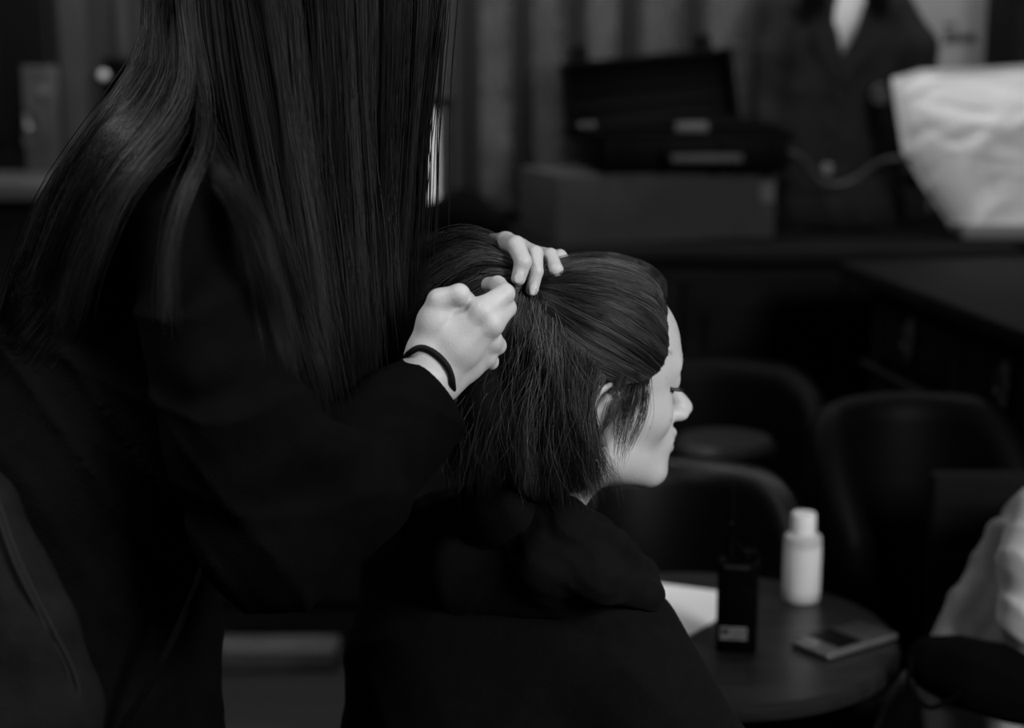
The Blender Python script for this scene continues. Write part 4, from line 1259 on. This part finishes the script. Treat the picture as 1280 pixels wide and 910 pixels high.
# her coat
F = Field(axis((-.78, -.14, .0055), (-.14, .02, .0024)), axis((1.23, 1.40, .0055), (1.40, 1.52, .0024), (1.52, 2.0, .0055)), axis((.58, 1.07, .0055), (1.07, 1.21, .0024), (1.21, 1.42, .0055)))
F.ell((-.355, 1.575, 1.14), (.120, .165, .19), None, .06)
for sy in (-.075, .075):
    F.cap((-.425, 1.57 + sy, 1.02), (-.485, 1.57 + sy, .62), .130, .165, .07)
F.ell((-.47, 1.57, .76), (.135, .23, .20), None, .06)
F.cap((-.315, 1.45, 1.315), (-.325, 1.70, 1.305), .055, .055, .05)
F.cap((-.31, 1.57, 1.31), (-.265, 1.575, 1.39), .068, .062, .03)
F.chain([J(243, 292, 1.405, .056), J(268, 420, 1.385, .0535), J(302, 545, 1.375, .060), J(345, 664, 1.375, .064)], .03)
F.chain([J(345, 664, 1.375, .064), J(430, 598, 1.400, .0560), J(490, 540, 1.432, .0470), J(537, 503, 1.452, .0395)], .022)
F.chain([((-.33, 1.74, 1.31), .056), ((-.155, 1.885, 1.07), .052), J(520, 385, 1.755, .040)], .03)
# fold ridges gathered at the elbow and across the upper arm
for (a, b, y0) in (((318, 455), (250, 470), 1.325), ((360, 520), (270, 545), 1.318), ((392, 556), (300, 600), 1.318)):
    F.cap(at(a[0], a[1], y0 + .02), at(b[0], b[1], y0), .012, .008, .03)
for (a, b, y0) in (((398, 560), (380, 650), 1.335), ((412, 572), (420, 680), 1.345), ((430, 560), (452, 640), 1.352)):
    F.cap(at(a[0], a[1], y0), at(b[0], b[1], y0 + .01), .010, .008, .02)
F.noise(folds(.0060, [((.2, .1, 1.0), .072, .4), ((.75, 0, .65), .060, 1.1), ((.1, .8, .3), .12, 2.0)]))
# open sleeve end round the wrist
dw = at(545, 492, 1.458) - at(470, 548, 1.42); dw /= np.linalg.norm(dw)
p0 = at(541, 499, 1.456)
Pn = F._sub(p0 - .07, p0 + .12)
PP = F._pts(Pn)
F.V[Pn] = np.where(((PP - p0) @ dw) > -.03, smax(F.V[Pn], ((PP - p0) @ dw).astype(np.float32), .004), F.V[Pn])
F.cap(p0 - dw * .03, p0 + dw * .05, .0330, .0330, .002, 'cut')
# the coat hangs open in front and is hollow under its hem
F.ell((-.48, 1.57, .55), (.14, .21, .09), None, .01, 'cut')
v, f = F.mesh()
mk('coat', v, f, M_COAT(), stylist)
COAT = F
# lapel edge running down the open front
mb = MB()
mb.tube(smooth_path([at(262, 665, 1.40), at(250, 720, 1.375), at(225, 780, 1.365), at(190, 850, 1.36), at(150, 915, 1.36), at(120, 975, 1.37)], 24), .0035, 8)
mb.obj('coat_edge', M_COAT(), stylist, True)
# trousers
F = Field(np.arange(-.60, -.18, .011), np.arange(1.34, 1.80, .011), np.arange(.05, .95, .011))
for sy in (-1, 1):
    F.chain([((-.41, 1.57 + .08 * sy, .86), .097), ((-.38, 1.57 + .09 * sy, .48), .07), ((-.43, 1.57 + .09 * sy, .11), .055)], .03)
v, f = F.mesh()
mk('trousers', v, f, M_TROU(), stylist)
for sy in (1, -1):
    F = Field(np.arange(-.56, -.16, .008), np.arange(1.5 + .1 * sy, 1.64 + .12 * sy, .008) if sy > 0 else np.arange(1.38, 1.54, .008), np.arange(-.01, .12, .008))
    F.cap((-.45, 1.57 + .09 * sy, .045), (-.27, 1.57 + .11 * sy, .036), .048, .038, .02)
    v, f = F.mesh(); v[:, 2] = np.maximum(v[:, 2], .001)
    mk('shoe', v, f, M_LEATHER(), stylist)
# hair tie on the wrist
near = [ARM.hit(px, py, 1.38, 1.52) for px, py in ((507, 449), (513, 440), (526, 434), (539, 438), (550, 446), (559, 457), (564, 468), (566, 480), (564, 490))]
near[0] = at(504, 451, 1.462); near[-1] = at(566, 492, 1.468)
near = [p + np.array([0, -.0016, 0]) for p in near]
ctr = at(537, 466, 1.460)
far = [at(558, 494, 1.484), at(538, 486, 1.492), at(518, 470, 1.488)]
ring = smooth_path(near + far + [near[0]], 60)
mb = MB(); mb.tube(ring, .0029, 10)
mb.obj('wristband', mat('black_elastic', .004, .7, .2), stylist, True)

# her hair: a long curtain in front and a sheet thrown behind the shoulder
H = Strands(21)
hc = np.array([-.205, 1.585, 1.545])
F = Field(np.arange(-.42, -.02, .006), np.arange(1.42, 1.76, .006), np.arange(1.36, 1.76, .006))
F.ell(hc + SR @ np.array([-.008, 0, .054]), (.106, .084, .090), SR, .01)
F.ell(hc + SR @ np.array([-.05, 0, -.01]), (.075, .080, .08), SR, .03)
F.ell(hc + SR @ np.array([.125, 0, .004]), (.08, .15, .084), SR, .006, 'cut')
v, f = F.mesh(); H.solid(v, f, .4)
def root(a, b):                     # a point on her scalp: a forward, b towards the camera side
    d = np.array([a, -b, 1.15 - abs(a) * .3]); d /= np.linalg.norm(d)
    return hc + SR @ (np.array([-.006, 0, .054]) + d * np.array([.102, .080, .086]))
cur = []
spec = [(-.7, .5, 250, 205, 1.490, 300, 285, 1.400, 335, 420, 1.345, 352, 500),
        (-.5, .7, 262, 215, 1.485, 318, 300, 1.395, 358, 450, 1.350, 376, 535),
        (-.3, .9, 300, 0, 1.475, 350, 270, 1.430, 380, 450, 1.400, 392, 550),
        (-.1, 1., 340, 0, 1.470, 378, 250, 1.440, 398, 430, 1.415, 406, 556),
        (.1, 1., 380, 0, 1.475, 405, 250, 1.450, 416, 430, 1.430, 424, 552),
        (.3, .9, 420, 0, 1.485, 432, 250, 1.465, 436, 420, 1.450, 438, 545),
        (.5, .8, 458, 0, 1.500, 460, 230, 1.490, 456, 400, 1.480, 452, 520),
        (.7, .6, 496, 0, 1.520, 484, 220, 1.520, 474, 370, 1.515, 466, 480),
        (.9, .4, 534, 0, 1.550, 508, 180, 1.550, 492, 330, 1.550, 484, 430)]
for (a, b, x1, y1, d1, x2, y2, d2, x3, y3, d3, x4, y4) in spec:
    top_ = at(x1 if y1 < 50 else x1 - 25, -70, d1)
    pts = [root(a, b), top_, at(x1, y1, d1 - .005), at(x2, y2, d2), at(x3, y3, d3), at(x4, y4, d3 + .01)]
    cur.append(pts)
KW = dict(r=.00024, K=26)
H.grow(cur, 6500, clumps=110, spread=.0035, clump_spread=.010, du=.12, wave=.0035, cut=.14, tone=(.2, 2.8), tighten=.6, **KW)
H.grow([[p + np.array([0, .03, 0]) for p in g_] for g_ in cur], 3000, clumps=90, spread=.010, clump_spread=.012, du=.35, wave=.003, cut=.06, tone=(.3, .9), r=.0006, K=20, tighten=.2)
H.grow([[p + np.array([0, .075, 0]) for p in g_] for g_ in cur[2:]], 1800, clumps=70, spread=.014, clump_spread=.016, du=.4, wave=.003, cut=.10, tone=(.3, .8), r=.0008, K=20, tighten=.2)
H.grow(cur[7:], 130, clumps=60, spread=.004, clump_spread=.006, du=.4, wave=.005, cut=.35, tone=(.8, 1.6), r=.00016, K=22, tighten=.1)
# behind the shoulder
bk = []
sp = [(-.95, .2, (195, -60, 1.56), (178, 60, 1.53), (120, 150, 1.50), (62, 235, 1.50), (28, 320, 1.52), (4, 420, 1.54), (-16, 520, 1.56)),
      (-.92, .3, (205, -60, 1.54), (192, 70, 1.50), (140, 155, 1.455), (82, 235, 1.46), (45, 325, 1.48), (18, 430, 1.51), (-4, 530, 1.54)),
      (-.88, .4, (214, -60, 1.52), (205, 80, 1.48), (162, 158, 1.425), (104, 232, 1.42), (66, 325, 1.44), (36, 430, 1.48), (14, 520, 1.52)),
      (-.84, .5, (222, -60, 1.505), (220, 90, 1.46), (185, 162, 1.405), (132, 226, 1.385), (96, 310, 1.40), (66, 400, 1.44), (50, 480, 1.47)),
      (-.80, .55, (230, -60, 1.495), (234, 105, 1.445), (210, 172, 1.385), (165, 220, 1.352), (130, 292, 1.345), (110, 360, 1.36), (100, 420, 1.375)),
      (-.75, .6, (238, -60, 1.49), (248, 130, 1.440), (246, 190, 1.370), (232, 225, 1.335), (212, 275, 1.325), (202, 335, 1.322), (204, 420, 1.318))]
for a, b, *q in sp:
    bk.append([root(a, b)] + [at(*w) for w in q])
PU = lambda S: COAT.push_out(S, .003)
H.grow(bk[:5], 4200, clumps=100, spread=.0035, clump_spread=.0050, du=.25, wave=.0025, cut=.16, tone=(.6, 6.0), tighten=.6, **KW, push=PU)  # strand tones raised, so light from above is put into the colour
H.grow([[p + np.array([.01, .03, -.004]) for p in g_] for g_ in bk[:4]], 2200, clumps=70, spread=.008, clump_spread=.010, du=.35, wave=.002, cut=.06, tone=(.3, .9), r=.0006, K=22, tighten=.2, push=PU)
H.grow(bk[3:5], 200, clumps=16, spread=.003, clump_spread=.004, du=.2, wave=.004, cut=.10, tone=(.8, 2.0), tighten=.8, **KW, push=PU)
H.grow(bk[5:] + [[p + np.array([.010, 0, 0]) for p in bk[5]]], 75, clumps=5, spread=.0040, clump_spread=.0035, du=.2, wave=.001, cut=.06, tone=(2.5, 5), tighten=.8, **KW, push=PU)
# locks sliding off the shoulder to the front
sl = [[at(240, 60, 1.465), at(262, 150, 1.42), at(290, 215, 1.37), at(318, 275, 1.345), at(338, 350, 1.335), at(352, 460, 1.345)],
      [at(225, 60, 1.475), at(240, 150, 1.43), at(262, 205, 1.36), at(300, 262, 1.335), at(330, 340, 1.325), at(345, 430, 1.335)]]
H.grow(sl, 420, clumps=12, spread=.004, clump_spread=.004, du=.3, wave=.002, cut=.25, tone=(.6, 1.8), tighten=.6, **KW, push=PU)
H.obj('hair', M_HAIR1(), stylist)
